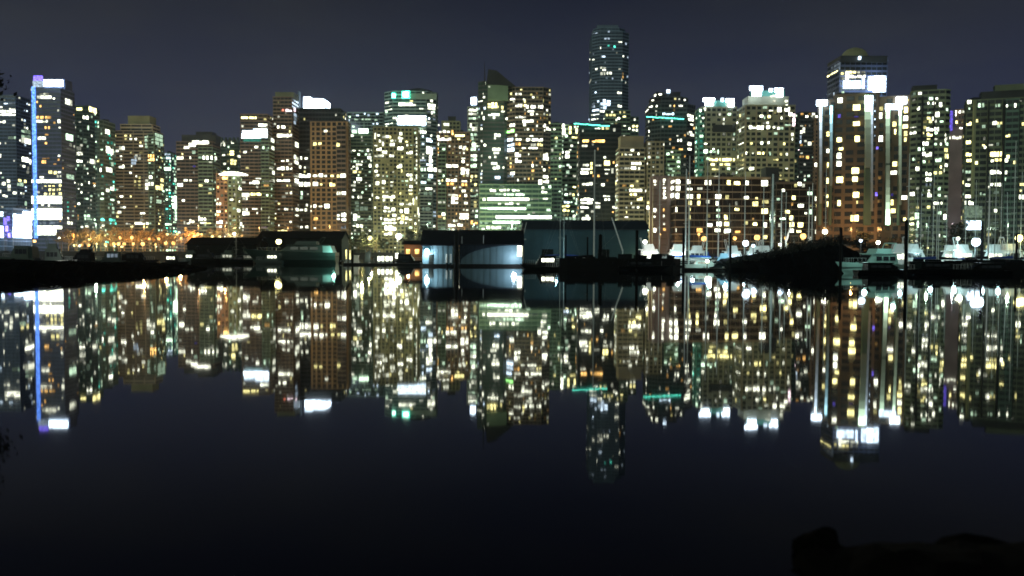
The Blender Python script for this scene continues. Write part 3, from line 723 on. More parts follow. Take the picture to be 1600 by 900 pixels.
bld('stepped_green_tower', 'green grey stepped tower at the foot of the tallest skyscraper', 'tower', [
 v(943, 984, 173, 720, D=14, w='green', st='band', fp=6, cp=6, dens=.14, pal='WYG'),
 v(978, 997, 183, 724, D=10, w='darkgreen', st='band', fp=6, cp=6, dens=.16, pal='WY')],
'''945 178 950 182 Yn; 952 178 957 182 Yn; 958 178 962 182 Yn; 965 183 971 187 Wb; 990 185 993 189 W; 946 194 953 198 Wb; 982 199 988 203 Wb; 993 201 997 206 W; 943 200 952 203 Yn; 955 200 959 203 W; 966 200 970 204 W; 974 195 978 198 W''')
b = bld('round_dark_tower', 'dark round topped tower with a teal light ring below its stepped dome', 'tower', [
 v(1008, 1085, 163, 520, D=18, w='charcoal', st='band', fp=6.6, cp=6, dens=.04, pal='WO', ch=6),
 v(1014, 1075, 152, 525, D=14, w='charcoal', st='band', fp=6, cp=6, dens=.10, base=165, ch=5),
 v(1021, 1063, 145, 528, D=10, w='roofdark', st='plain', base=154, dens=0)],
'''1023 146 1028 149 Wb; 1029 146 1034 149 Wb; 1010 165 1020 169 Wb; 1024 164 1028 168 Wb; 1008 171 1014 176 Wb; 1035 176 1055 180 Bb; 1009 188 1014 193 Wn; 1048 187 1051 191 W; 1009 203 1015 208 Wb; 1060 164 1067 167 W; 1073 177 1083 183 Wb; 1075 184 1083 189 Wb; 1078 193 1083 196 W; 1068 206 1076 210 W; 1076 203 1081 208 W; 1078 209 1084 213 W; 1058 217 1067 222 Wb; 1074 222 1080 228 Wn
1060 231 1067 235 On; 1074 230 1080 235 Wb; 1011 211 1014 214 W; 1044 196 1050 199 Om''')
mb = MB()
for i in range(12):
    A, B = at(1010 + 4.9 * i, 182.4 + i * .3, 517.2), at(1015 + 4.9 * i, 182.4 + i * .3, 517.2)
    z = A.z + .1 * sin(i * 1.7)
    mb.box(A.x, B.x, 517.2, 517.9, z - .2, z + .16)
b.extra('neon_ring', mb, emit('T', 'b'))
b.wbox('roof_lamp', 1042, 1047, 140, 145, 526, 1, emit('B', 'b'))
b.wbox('lamp_post', 1044, 1045.2, 144.5, 150, 526.3, .5, wall('steel'))

bld('beige_apartment_tower', 'beige apartment tower with a blank two part penthouse behind the sailboat masts', 'apartment tower', [
 v(962, 1007, 232, 470, D=14, w='beige', st='band', fp=7, cp=8, dens=.07, pal='WYG'),
 v(966, 1006, 214, 474, D=10, w='beige', st='plain', base=234, dens=0),
 v(1005, 1037, 222, 472, D=12, w='beige', st='punched', fp=7, cp=6, dens=.10, pal='GYW'),
 v(1034, 1063, 236, 478, D=12, w='green', st='balcony', fp=7, cp=7, dens=.15, pal='GYG')],
'''959 238 967 245 Gn; 976 240 980 243 W; 982 240 988 243 W; 995 238 999 243 W; 962 256 965 261 Wb; 968 254 974 257 Wm; 986 253 1004 258 Wb; 1008 254 1012 258 W; 975 261 985 265 Wm; 984 260 994 265 Wb; 996 261 1000 266 W; 962 263 966 268 W; 962 280 966 285 W; 983 295 1003 300 Wb; 1009 295 1012 301 W; 984 302 995 306 Yb; 995 308 1004 314 Yb; 962 322 965 327 W; 966 323 970 327 Wm; 977 323 982 326 Wm; 987 322 992 326 Wm; 995 322 999 326 W
1008 321 1016 328 Wb; 1036 224 1040 228 W; 1040 238 1046 243 Gn; 1046 236 1052 239 W; 1044 262 1051 266 Gm; 1040 256 1046 260 Gm; 972 288 980 292 Om''')
b = bld('pink_pier_block', 'mauve low block with tall vertical piers lit warm from below', 'apartment block', [
 v(1014, 1048, 276, 402, D=12, w='mauve', st='plain', dens=0)],
'''1021 281 1025 290 Wb; 1036 277 1040 289 Wb; 1036 291 1040 300 Wb; 1036 301 1041 311 Wb; 1021 324 1025 332 Wb; 1021 334 1024 341 Wn; 1036 325 1039 331 On; 1036 334 1039 340 Wn; 1036 346 1039 352 Wn; 1021 356 1025 364 Wb; 1036 356 1040 361 On''')
for xa, xb in ((1015, 1019.5), (1026.5, 1034), (1041.5, 1047)):
    b.wbox('pier', xa, xb, 277, 392, 401, 1.0, wall('mauve'))
mb = MB()
for i in range(11):
    A, B = at(1019.7, 286 + i * 9.6, 401.6), at(1041.3, 287.4 + i * 9.6, 401.6)
    mb.box(A.x, B.x, 401.6, 402.0, B.z, A.z)
b.extra('balcony_rails', mb, wall('darkbrown'))

b = bld('terrace_midrise', 'wide brown midrise with rows of square yellow windows behind the marina masts', 'apartment block', [
 v(1045, 1203, 278, 394, D=16, w='charcoal', st='glass', fp=10.7, cp=14.6, dens=.05, pal='YYW', slab='beige', pier='darkbrown', glass=BROWNGLASS),
 v(1198, 1284, 286, 397, D=14, w='charcoal', st='glass', fp=10.7, cp=12.5, dens=.08, pal='YW', slab='darkbrown', pier='darkbrown', glass=BROWNGLASS),
 v(1189, 1217, 263, 400, D=8, w='charcoal', st='plain', base=287, dens=0)],
'''1047 280 1054 288 Wb; 1055 280 1063 288 Wb; 1046 290 1053 299 Wb; 1055 290 1063 299 Wb; 1046 301 1053 311 Wb; 1055 301 1063 311 Wb; 1050 323 1059 332 Wb; 1052 356 1057 363 W; 1073 280 1082 288 Wb; 1073 291 1082 298 Wb; 1072 303 1083 311 Wb; 1075 313 1081 321 Yn; 1076 324 1079 330 Yn; 1075 335 1081 344 Yn; 1089 291 1098 297 Wm; 1089 303 1094 311 Yb; 1089 313 1096 322 Yn
1101 281 1106 290 Wb; 1107 281 1111 290 Wb; 1117 303 1127 311 Wb; 1118 314 1126 322 Wb; 1119 325 1125 331 Gn; 1119 335 1125 341 Gn; 1117 346 1128 354 Wb; 1116 357 1126 363 Wb; 1131 281 1142 290 Yb; 1146 280 1157 290 Yb; 1161 282 1170 290 Wb; 1133 304 1139 312 Ym; 1162 304 1170 312 Wb; 1180 305 1184 312 Yn; 1175 314 1185 323 Yn; 1189 281 1200 292 Wb; 1189 325 1200 335 Yb; 1131 335 1138 344 Yb; 1104 346 1113 355 Wb
1131 346 1139 354 Yb; 1131 357 1142 365 Wb; 1148 357 1157 365 On; 1088 356 1098 364 On; 1176 347 1183 353 Yb; 1193 347 1198 356 Wb; 1175 340 1178 344 Om; 1148 314 1156 322 Wd; 1115 275 1138 279 Wm
1246 284 1252 291 Wb; 1221 295 1226 300 Wb; 1261 295 1270 306 Gn; 1237 305 1243 313 Yb; 1246 315 1256 325 Wb; 1218 338 1228 344 Gb; 1260 326 1270 336 Gn; 1233 336 1242 345 Yb; 1246 347 1255 356 Yb; 1233 347 1241 355 Yb; 1244 358 1252 364 Yb; 1233 357 1240 364 Wb; 1273 306 1276 315 W; 1273 337 1276 346 W; 1273 358 1276 366 W; 1257 330 1261 335 W; 1213 307 1219 314 Gm; 1236 316 1239 322 Om''')
mb = MB(); A, B = at(1046, 278.5, 393), at(1203, 276.5, 393); mb.box(A.x, B.x, 392.8, 394.4, A.z, B.z); b.extra('roof_beam', mb, wall('beige'))

b = bld('twin_flood_tower', 'beige tower with two white roof floods and a dark notch, left of its taller twin', 'apartment tower', [
 v(1085, 1150, 168, 500, D=16, w='beigegreen', st='punched', fp=7.6, cp=8.5, dens=.05, pal='WG'),
 v(1101, 1148, 161, 503, D=12, w='beigegreen', st='plain', base=170, dens=0),
 v(1086, 1099, 172, 497.5, D=8, w='teal', st='balcony', fp=7.6, cp=6, dens=.25, pal='GT', slab='teal')],
'''1099 168 1103 174 W; 1091 168 1096 176 Gb; 1097 181 1102 186 Wb; 1088 178 1094 183 Gn; 1098 194 1102 199 W; 1100 222 1105 226 Wb; 1099 233 1106 240 Gb; 1109 234 1113 239 Gb; 1114 236 1119 239 Gm; 1121 233 1123 242 Gn; 1108 247 1148 252 Yb; 1108 255 1146 259 Yb; 1090 231 1094 233 G; 1086 244 1090 250 Gm; 1112 263 1125 266 Yn; 1088 263 1094 267 Gn''')
for xa, xb, ya, yb in ((1099, 1117, 153, 158), (1102, 1115, 158, 164.5), (1135, 1147, 154, 159), (1138, 1147, 159, 166.5)):
    b.wbox('roof_flood', xa, xb, ya, yb, 499, 1.5, emit('B', 'x'))
b.wbox('roof_flood', 1127, 1131, 153, 158.5, 499, 1.2, emit('B', 'b'))
b.wbox('roof_box', 1118, 1134, 157, 168, 500.5, 8, wall('teal'))
b.wbox('painted_notch_shade', 1114, 1149, 195, 206, 498.6, .9, wall('black'))  # black box stands in for the shade of the balcony notch
b = bld('taller_flood_tower', 'taller beige green tower with two large white roof floods and a lit window row', 'apartment tower', [
 v(1150, 1241, 165, 480, D=18, w='beigegreen', st='punched', fp=8, cp=9, dens=.06, pal='WYG', pier='beige'),
 v(1160, 1232, 152, 484, D=12, w='beigegreen', st='plain', base=168, dens=0),
 v(1172, 1226, 143, 487, D=8, w='teal', st='plain', base=154, dens=0),
 v(1232, 1246, 185, 486, D=8, w='darkgreen', st='band', fp=8, cp=8, dens=.1)],
'''1203 148 1211 152 Wb; 1207 156 1212 160 Wm; 1214 167 1221 176 Wb; 1201 171 1208 174 W; 1226 156 1231 160 W; 1227 162 1231 165 W; 1226 167 1236 175 Wb; 1232 175 1238 182 Wb; 1238 177 1244 198 Pb; 1187 178 1193 184 Wb; 1199 180 1204 185 Yb; 1197 190 1201 194 W; 1154 196 1167 203 Wb; 1170 196 1181 202 Wb; 1182 196 1193 203 Wb; 1197 196 1203 202 Wb; 1207 197 1211 201 W; 1214 198 1218 203 W
1155 221 1167 226 Wb; 1172 222 1176 226 Y; 1188 221 1192 226 Wb; 1199 221 1204 225 Wb; 1221 222 1227 227 Yn; 1164 237 1167 242 Wb; 1155 237 1163 241 Bd; 1175 238 1179 241 W; 1183 237 1194 242 Yb; 1226 194 1236 197 Gm; 1208 248 1216 251 Yn; 1154 261 1165 266 Wb; 1170 261 1178 266 Wb; 1227 261 1231 265 W; 1236 207 1240 213 W; 1235 215 1239 220 W; 1201 237 1204 240 Gm''')
for xa, xb, ya, yb in ((1172, 1192, 134.5, 141), (1176, 1190, 141, 149.5), (1211, 1224, 137.5, 143), (1214, 1223.5, 143, 151)):
    b.wbox('roof_flood', xa, xb, ya, yb, 478.5, 1.5, emit('B', 'x'))
b.wbox('roof_flood', 1202, 1207, 138, 143.5, 478.5, 1.2, emit('B', 'b'))
bld('shadowed_back_block', 'small dark block with red brown floors left of the floodlit column tower', 'apartment block', [
 v(1238, 1284, 176, 600, D=14, w='charcoal', st='band', fp=6, cp=6, dens=.12, pal='WOG'),
 v(1264, 1284, 185, 597, D=10, w='redbrown', st='punched', fp=6, cp=6, dens=.06)],
'''1258 180 1263 184 Wb; 1267 180 1270 183 Wm; 1274 179 1279 184 Wb; 1252 199 1258 208 Wb; 1244 211 1252 225 Bn; 1262 221 1268 228 Wn; 1239 233 1254 237 Pb; 1238 243 1256 247 Om; 1259 243 1264 249 On; 1250 203 1254 210 W; 1270 254 1281 261 Wb; 1237 274 1247 281 Wb''')
# ---- the floodlit column tower and the towers at the right
def painted_wash(b, x0, x1, ya, yb, Y, code, vals):
    """floodlight fade on a column, put in as ever weaker emissive sections"""
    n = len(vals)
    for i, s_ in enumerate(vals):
        key = 'painted_column_glow_%s_%.2f' % (code, s_)
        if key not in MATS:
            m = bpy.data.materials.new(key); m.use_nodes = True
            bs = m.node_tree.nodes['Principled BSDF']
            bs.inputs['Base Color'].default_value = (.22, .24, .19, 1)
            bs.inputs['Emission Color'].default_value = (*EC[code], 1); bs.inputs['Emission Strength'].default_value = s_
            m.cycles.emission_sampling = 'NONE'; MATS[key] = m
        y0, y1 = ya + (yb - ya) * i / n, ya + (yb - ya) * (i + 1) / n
        b.wbox('painted_column_glow', x0, x1, min(y0, y1), max(y0, y1) - .02, Y, .7, MATS[key])

b = bld('floodlit_column_tower', 'large brown apartment tower with white lit vertical columns and a blazing rooftop sign', 'apartment tower', [
 v(1293, 1386, 96, 380, D=14, w='navy', st='band', fp=8, cp=8, dens=.0, base=160),
 v(1293, 1386, 89, 379, D=16, w='charcoal', st='plain', base=97, dens=0),
 v(1300, 1372, 148, 343, D=14, f=1, w='brown', st='punched', fp=12.2, cp=17, dens=.0, pal='Y'),
 v(1276, 1304, 158, 346, D=12, f=1, w='brown', st='punched', fp=12.2, cp=10, dens=.0, pal='Y'),
 v(1368, 1420, 152, 346, D=12, f=1, w='brown', st='punched', fp=12.2, cp=12, dens=.03, pal='Y')],
'''1293 112 1310 119 Yb; 1313 112 1318 117 Yn; 1322 111 1337 115 Yb; 1339 111 1352 115 Wm; 1323 117 1352 122 Wb; 1296 144 1301 150 Bn; 1314 142 1322 146 Gm; 1300 101 1330 103 Bd
1308 152 1317 162 Wb; 1332 162 1345 174 Yb; 1332 187 1344 198 Yb; 1332 211 1344 223 Yb; 1307 214 1316 223 Yb; 1310 226 1318 236 Yb; 1309 178 1314 185 Vm; 1369 175 1379 187 Wb; 1367 211 1380 223 Wb; 1369 226 1377 234 Vn; 1394 189 1401 199 Yn; 1397 201 1402 211 Yb; 1291 205 1297 214 Yn; 1412 166 1419 178 Yb; 1411 180 1419 190 Wb; 1410 191 1419 202 Yb; 1410 204 1418 214 Yn
1307 238 1318 249 Wb; 1307 251 1315 261 Wb; 1291 228 1297 240 Wb; 1290 253 1295 263 Yb; 1291 277 1296 288 Yb; 1290 301 1297 310 Yb; 1290 314 1296 324 Yb; 1306 275 1318 287 Yb; 1330 261 1343 273 Yb; 1331 275 1343 285 Yb; 1332 299 1343 310 Yb; 1338 313 1342 319 Yn; 1308 312 1314 323 Yb; 1327 335 1342 347 Yb; 1367 300 1377 307 Vn; 1370 275 1377 281 Od; 1394 250 1402 261 Yb; 1391 262 1402 274 Wb
1391 311 1400 322 Yn; 1391 325 1400 334 Yn; 1408 301 1418 313 Wb; 1411 338 1416 346 Yb; 1392 302 1396 307 Vd; 1334 181 1342 184 Vd; 1370 312 1377 318 Od; 1366 155 1368 158 Bm; 1366 172 1368 175 Bn; 1366 185 1368 188 Bn; 1366 197 1368 200 Bn; 1366 211 1368 214 Bm''', indiv=3)
b.wbox('rooftop_sign', 1358.5, 1366, 119, 140, 376, 1.6, emit('B', 'b'))
b.wbox('rooftop_sign', 1366.6, 1375, 118.5, 145, 376, 1.6, emit('B', 'x'))
b.wbox('rooftop_sign', 1375.6, 1384.5, 118.5, 143, 376, 1.6, emit('B', 'b'))
b.wbox('rooftop_sign', 1319, 1345, 126, 137.5, 377, 1.2, emit('B', 'b'))
b.wbox('rooftop_sign', 1322, 1326, 112, 125, 377.4, .8, emit('W', 'b'))
b.wbox('light_mast', 1347.6, 1351, 120, 138, 376.6, .8, emit('B', 'b'))
b.wbox('roof_lamp', 1342, 1345.5, 88, 92.5, 378, .8, emit('B', 'b'))
mb = MB(); c = at(1335, 90, 386); mb.ball((c.x, 386, c.z - .3), 5.6, 16, 10, .78); b.extra('roof_dome', mb, wall('olive'))
for xa, xb, ya, yb in ((1277.5, 1293, 156, 164.5), (1402.5, 1417, 151, 162)):
    b.wbox('roof_flood', xa, xb, ya, yb, 343.2, 1.5, emit('B', 'x'))
PW = wall('pilar')
for xa, xb, yt in ((1280, 1287, 165), (1296, 1302.5, 164), (1350.5, 1365, 148), (1384, 1392, 162), (1404, 1410, 164)):
    b.wbox('column', xa, xb, yt, 352, 340.4 if xa in (1350.5,) else 342.6, 1.8, wall('darkgreen'))
F8 = (5, 2.4, 1.2, .7, .42, .26, .17, .11, .07, .05, .03, .02)  # floodlight fading along the columns, set as emission strength
painted_wash(b, 1281.2, 1284.6, 165, 318, 341.7, 'B', F8)
painted_wash(b, 1297.6, 1301, 165, 290, 341.7, 'C', (4, 1.8, .8, .4, .24, .15, .09, .05, .03))
painted_wash(b, 1352, 1361, 149, 262, 339.5, 'G', (8, 2.6, .6, .22, .12, .08, .05, .03, .02))
painted_wash(b, 1361.3, 1364.3, 149, 330, 339.5, 'B', (6, 2.6, 1.0, .5, .3, .2, .14, .1, .07, .05, .04, .03))
painted_wash(b, 1385, 1390.6, 162, 255, 341.7, 'G', (6, 2, .8, .4, .24, .16, .11, .08))
painted_wash(b, 1385, 1390.6, 351, 258, 341.7, 'G', (8, 3.4, 1.1, .5, .26, .16, .11, .08))
painted_wash(b, 1405.4, 1409, 165, 320, 341.7, 'G', (4, 1.4, .7, .4, .26, .18, .12, .08, .06, .04))
b.wbox('glowing_column_cap', 1385, 1410, 162.3, 170.5, 340.8, 1.2, emit('B', 'b'))  # floodlight on the column cap, also set as emission

bld('olive_apartment_tower', 'olive apartment tower with a flat dark cap directly right of the floodlit column tower', 'apartment tower', [
 v(1418, 1482, 142, 430, D=14, f=.8, w='olivegreen', st='balcony', fp=9, cp=8.5, dens=.10, pal='WYG', ch=2.5),
 v(1424, 1464, 135, 434, D=9, f=.8, w='charcoal', st='plain', base=145, dens=0)],
'''1424 166 1437 173 Wb; 1448 159 1452 164 Wb; 1457 159 1462 164 Wb; 1467 159 1472 168 Wb; 1461 174 1468 184 Wb; 1448 175 1455 178 Gm; 1448 182 1454 188 Yn; 1456 182 1461 189 Wb; 1447 198 1459 206 Wb; 1459 198 1467 206 Wb; 1448 207 1457 214 Yb; 1448 214 1454 219 Yn; 1441 204 1444 210 Yn; 1471 209 1477 213 Wb; 1471 216 1477 223 Wb; 1441 221 1451 228 Wb; 1457 223 1465 228 Gn; 1434 230 1444 236 Gb; 1419 228 1432 235 Vm; 1420 197 1436 201 Wn; 1420 204 1437 211 Wb
1420 236 1430 240 Bb; 1441 237 1446 244 Wb; 1446 237 1456 246 Wb; 1472 231 1480 238 Yn; 1471 240 1481 248 Yb; 1426 245 1436 252 Gn; 1461 246 1471 254 Gn; 1472 255 1480 261 Wb; 1422 260 1436 268 Wb; 1446 268 1455 275 Wb; 1446 277 1456 284 Wb; 1471 262 1475 270 Wn; 1420 278 1425 281 Wm; 1430 292 1436 297 Wm; 1422 299 1435 307 Wb; 1436 301 1442 307 Bm; 1448 300 1458 309 Wb; 1465 292 1471 298 Gn; 1465 301 1470 308 Gn; 1458 315 1476 320 Wb; 1473 334 1478 344 Wb; 1428 331 1437 344 Gn; 1432 344 1437 357 Gb; 1446 286 1455 292 Bd''', indiv=4.5)
for xa, xb in ((1438.5, 1441), (1457.5, 1459.5), (1468.5, 1470.5)): BL[-1].wbox('painted_recess_shade', xa, xb, 150, 372, 428.6, .7, wall('black'))  # black strips on the front stand in for shaded recesses
b = bld('pink_slab_tower', 'narrow plain pink tower with a violet lit corner and one bright window band', 'tower', [
 v(1480, 1502, 200, 520, D=10, f=1, w='mauve', st='plain', fp=9, cp=6, dens=0),
 v(1490, 1504, 172, 524, D=8, f=1, w='redbrown', st='punched', fp=8, cp=5, dens=.2)],
'''1490 172 1495 178 Wb; 1490 178 1495 182 Wb; 1482 212 1493 218 Wb; 1493 212 1504 218 Wb; 1499 197 1504 202 Wb''')
b.wbox('violet_light_panel', 1482, 1489, 173, 204, 519, 1, emit('V', 'm'))
for k in range(14):
    b.wbox('stair_window', 1499.5, 1502, 224 + k * 6.2, 228.5 + k * 6.2, 519.4, .5, emit('Y', 'mnn'[k % 3]))
b = bld('wide_olive_tower', 'wide dark olive tower at the right edge with banded floors and a stepped cap', 'apartment tower', [
 v(1504, 1620, 155, 420, D=14, f=.8, w='olivegreen', st='band', fp=9.3, cp=10, dens=.08, pal='WYG', slab='olivegreen'),
 v(1530, 1620, 143, 423, D=10, f=.8, w='charcoal', st='plain', base=157, dens=0),
 v(1552, 1620, 133, 425, D=8, f=.8, w='olivegreen', st='plain', base=146, dens=0),
 v(1566, 1590, 156, 417, D=8, f=.8, w='darkgreen', st='band', fp=9.3, cp=9, dens=.03, pal='Y')],
'''1511 156 1518 163 Wb; 1512 168 1516 172 Gn; 1528 160 1540 169 Gn; 1555 162 1563 168 Gm; 1571 163 1576 168 Wb; 1583 161 1588 169 Wb; 1504 173 1507 181 Wn; 1509 190 1518 197 Yb; 1549 189 1557 196 Wb; 1557 190 1566 195 Yn; 1530 208 1537 215 Wb; 1571 209 1580 215 Yb; 1595 191 1600 197 Yn; 1507 219 1518 226 Yb; 1537 228 1541 233 Wb; 1528 236 1540 246 Bn; 1547 236 1566 246 Yb; 1509 238 1518 245 Yb; 1527 247 1539 253 Yb
1510 248 1518 254 Yb; 1548 247 1553 254 Wb; 1554 247 1566 253 Yn; 1570 247 1575 254 Wb; 1526 266 1540 274 Yb; 1525 275 1540 283 Yb; 1547 265 1566 273 Wb; 1550 275 1560 283 Wb; 1570 266 1574 273 Wn; 1570 277 1573 283 Gn; 1547 284 1552 291 Wb; 1554 285 1566 292 Wn; 1508 286 1516 292 Wb; 1508 304 1517 310 Wb; 1593 285 1600 291 Yn; 1593 296 1600 300 Yn; 1592 304 1600 312 Wb; 1507 313 1521 321 Wb; 1550 334 1562 344 Yb; 1566 332 1571 338 Yn; 1508 266 1517 272 Gm; 1511 278 1517 283 Wm; 1531 300 1540 306 Gm''', indiv=4.5)
b.wbox('pier', 1519, 1526, 156, 310, 416.2, 1.4, wall('olive'))
for xa, xb in ((1541.5, 1545), (1566, 1568.5), (1589, 1592)): b.wbox('painted_recess_shade', xa, xb, 158, 372, 416.0, .7, wall('black'))  # shade of the recesses put in as black strips
b.wbox('lit_lobby_panel', 1510, 1533, 345, 359, 415.4, .8, emit('B', 'b'))
b.wbox('glowing_lobby_wall', 1508, 1535, 322, 340, 415.6, .7, emit('G', 'd'))  # dim green emission put into the wall

for b in BL: b.finish()
# ------------------------------------------------------------------ street and shore lamps
POLE = principled('lamp_pole_metal', (.05, .05, .05), .5)
def street_lamp(label, px, py, Y, code='O', level='x', r=.6, power=0, group=None, cat='street lamp', name='street_lamp', base=LANDZ, pole_r=.09):
    p = at(px, py, Y)
    t = thing(name, label, cat, (p.x, Y, base), 0, group)
    h = max(.4, p.z - base)
    mb = MB(); mb.tube((0, 0, -.1), (0, 0, h), pole_r * 1.4, pole_r); mb.tube((0, 0, 0), (0, 0, .35), pole_r * 2.2, pole_r * 1.8)
    part('pole', mb, POLE, t)
    mb = MB(); mb.ball((0, 0, h), r, 8, 6); part('lantern', mb, emit(code, level), t, smooth=True)
    mb = MB(); mb.tube((0, 0, h + r * .8), (0, 0, h + r * 1.15), r * .7, r * .15); part('cap', mb, POLE, t)
    if power:
        point_light(t, (0, -r * 1.6 - .4, h - .2), power, EC[code] if code != 'O' else (1, .50, .16), .5)
    return t

G1 = 'lamps along the left waterfront promenade'
LO = 'amber globe lamp among the bare trees of the left waterfront promenade'
LW = 'white globe lamp at the dark left end of the promenade lamp row'
lamps = [(93, 372, 'W', 2), (107, 369, 'Y', 3), (120, 369, 'O', 4), (136, 368, 'O', 4), (139, 374, 'Y', 2), (147, 375, 'O', 2), (151, 381, 'Y', 1), (117, 383, 'Y', 4), (128, 383, 'O', 3), (139, 383, 'O', 3), (164, 367, 'Y', 3),
 (165, 382, 'O', 3), (178, 381, 'O', 4), (185, 381, 'O', 4), (188, 371, 'O', 4), (194, 381, 'O', 4), (206, 371, 'O', 4), (208, 381, 'O', 3), (223, 381, 'O', 5), (233, 373, 'O', 3), (243, 382, 'O', 2), (248, 373, 'O', 3), (261, 366, 'O', 2),
 (259, 380, 'O', 4), (271, 380, 'O', 5), (277, 366, 'O', 2), (283, 372, 'O', 2), (274, 371, 'O', 2), (304, 369, 'O', 5), (309, 366, 'O', 4), (315, 366, 'O', 2), (332, 370, 'Y', 4), (343, 370, 'Y', 3), (352, 370, 'W', 2), (366, 365, 'W', 3), (378, 368, 'O', 2)]
rl = random.Random(5)
for i, (x, y, c, s) in enumerate(lamps):
    Y = 408 + rl.random() * 26
    pw = 9000 if i % 2 == 0 and i > 1 else 0
    o = street_lamp('lamp', x, y, Y, c, 'x' if c == 'W' else 'l', .26 + .13 * s, pw, G1)
    single_out(o, '%s %s globe lamp, %s below the %s' % (('small', 'small', 'medium', 'large', 'very large', 'very large')[min(s, 5)], {'W': 'white', 'Y': 'yellow', 'O': 'amber'}[c], 'upper promenade row' if y < 376 else 'lower promenade row', under(x)), x)

# hidden lamps added at street level to brighten the lower tower fronts
SL = [(150, 350, 470, 'G', 9000), (225, 352, 560, 'O', 15000), (310, 352, 560, 'O', 15000), (352, 352, 560, 'O', 12000), (405, 355, 570, 'O', 9000), (450, 355, 580, 'O', 9000), (515, 352, 585, 'O', 15000), (566, 352, 500, 'Y', 12000),
      (615, 354, 500, 'Y', 12000), (668, 350, 520, 'G', 12000), (705, 352, 530, 'O', 9000), (740, 350, 530, 'G', 9000), (800, 350, 500, 'G', 9000), (880, 350, 500, 'G', 12000), (985, 350, 425, 'Y', 8000), (1032, 366, 391, 'O', 700), (1117, 340, 460, 'G', 8000), (1200, 340, 450, 'Y', 8000),
      (1288, 356, 332, 'O', 1800), (1330, 356, 331, 'O', 1800), (1372, 356, 331, 'O', 1500), (1448, 350, 395, 'G', 3500), (1488, 350, 470, 'P', 6000), (1575, 350, 385, 'G', 3500), (20, 362, 470, 'B', 30000), (75, 362, 540, 'B', 6000)]
SLL = {'O': 'amber', 'Y': 'yellow', 'G': 'green white', 'P': 'pinkish', 'B': 'blue white'}
near = ['the dark tower', 'the tan striped tower', 'the stepped apartment block', 'the canopy top block', 'the white band tower', 'the red floored slab tower', 'the stone grid tower', 'the green office block', 'the olive apartment tower', 'the arched glass tower', 'the brown stepped tower', 'the slim green tower',
        'the slanted roof tower', 'the flood roof block', 'the beige apartment tower', 'the mauve pier block', 'the twin flood tower', 'the taller flood tower', 'the left corner of the column tower', 'the middle of the column tower', 'the right bay of the column tower', 'the capped olive tower', 'the narrow pink tower', 'the wide tower at the right edge', 'the violet lit pavilion', 'the neon edged tower']
for (x, y, Y, c, pw), nm in zip(SL, near):
    street_lamp('%s wash lamp added at the foot of %s' % (SLL[c], nm), x, y, Y, c, 'n', .3, pw * 2.0, 'wash lamps added at the foot of the towers')  # added hidden lamps, built with the street lamp function and name
for x, y, s, lb in ((1100, 373, 1.0, 'first from the left below the brown midrise'), (1148, 372, .75, 'second from the left below the brown midrise'), (1183, 371, 1.1, 'below the middle of the brown midrise'), (1255, 369, 1.0, 'beside the dark bushy mound'), (1228, 372, .6, 'left of the lamp by the dark bushy mound'), (1092, 366, .5, 'small one above the white cruiser')):
    street_lamp('amber quay lamp ' + lb, x, y, 368 if x < 1190 else 326, 'O', 'l', s * 1.1, 2600, 'amber quay lamps below the midrise')
street_lamp('large warm street lamp glowing over the trees between the olive tower and the yacht shed', 578, 372, 420, 'Y', 'l', 1.1, 14000)
street_lamp('bright white street lamp at the foot of the olive apartment tower', 623, 369, 400, 'W', 'x', 1.3, 6000)

# ------------------------------------------------------------------ trees
BARK = principled('tree_bark', (.07, .055, .04), .9, noise=.3, scale=3)
LEAFA = principled('autumn_leaves', (.17, .11, .045), .8, noise=.4, scale=.8)
LEAFD = principled('dark_leaves', (.028, .036, .02), .85, noise=.4, scale=.6)
LEAFK = principled('shrub_leaves', (.006, .008, .005), .9, noise=.4, scale=.6)

def leaf(mb, c, r, rn):
    n = Vector((rn.gauss(0, 1), rn.gauss(0, 1), rn.gauss(0, 1))).normalized()
    a = n.orthogonal().normalized(); q = n.cross(a)
    mb.add([c + a * r, c + q * r * .5, c - a * r, c - q * r * .5], [(0, 1, 2, 3)])

def make_tree(name, label, cat, h, cw, seed, leafmat, nleaf, lr, group=None, trunk=.25, bare=.35):
    rn = random.Random(seed)
    t = thing(name, label, cat, (0, 0, 0), 0, group)
    mb = MB(); cr = MB()
    mb.tube((0, 0, -.3), (.1, 0, h * .45), trunk, trunk * .7); mb.tube((.1, 0, h * .45), (0, .1, h * .92), trunk * .7, trunk * .15)
    tips = []
    for i in range(13):
        z = h * rn.uniform(bare * .8, .85); a = rn.uniform(0, 2 * pi); L = cw * rn.uniform(.35, .55) * (1.15 - .5 * z / h)
        p0 = Vector((.05, 0, z)); p1 = p0 + Vector((cos(a) * L, sin(a) * L, L * rn.uniform(.3, .9)))
        mb.tube(p0, p1, trunk * .35, trunk * .1, 4)
        for k in range(4):
            q0 = p0.lerp(p1, rn.uniform(.35, .95)); b_ = a + rn.uniform(-1, 1); l = L * rn.uniform(.3, .6)
            q1 = q0 + Vector((cos(b_) * l, sin(b_) * l, l * rn.uniform(.1, 1)))
            mb.tube(q0, q1, trunk * .12, trunk * .04, 3); tips += [(q0, q1)]
        tips.append((p0.lerp(p1, .4), p1))
    tips.append((Vector((0, 0, h * .7)), Vector((0, .1, h))))
    for i in range(nleaf):
        a, b_ = rn.choice(tips); c = a.lerp(b_, rn.random() ** .6)
        c = c + Vector((rn.gauss(0, 1), rn.gauss(0, 1), rn.gauss(0, .8))) * cw * .055
        leaf(cr, c, lr * rn.uniform(.6, 1.4), rn)
    part('trunk', mb, BARK, t); part('crown', cr, leafmat, t)
    return t

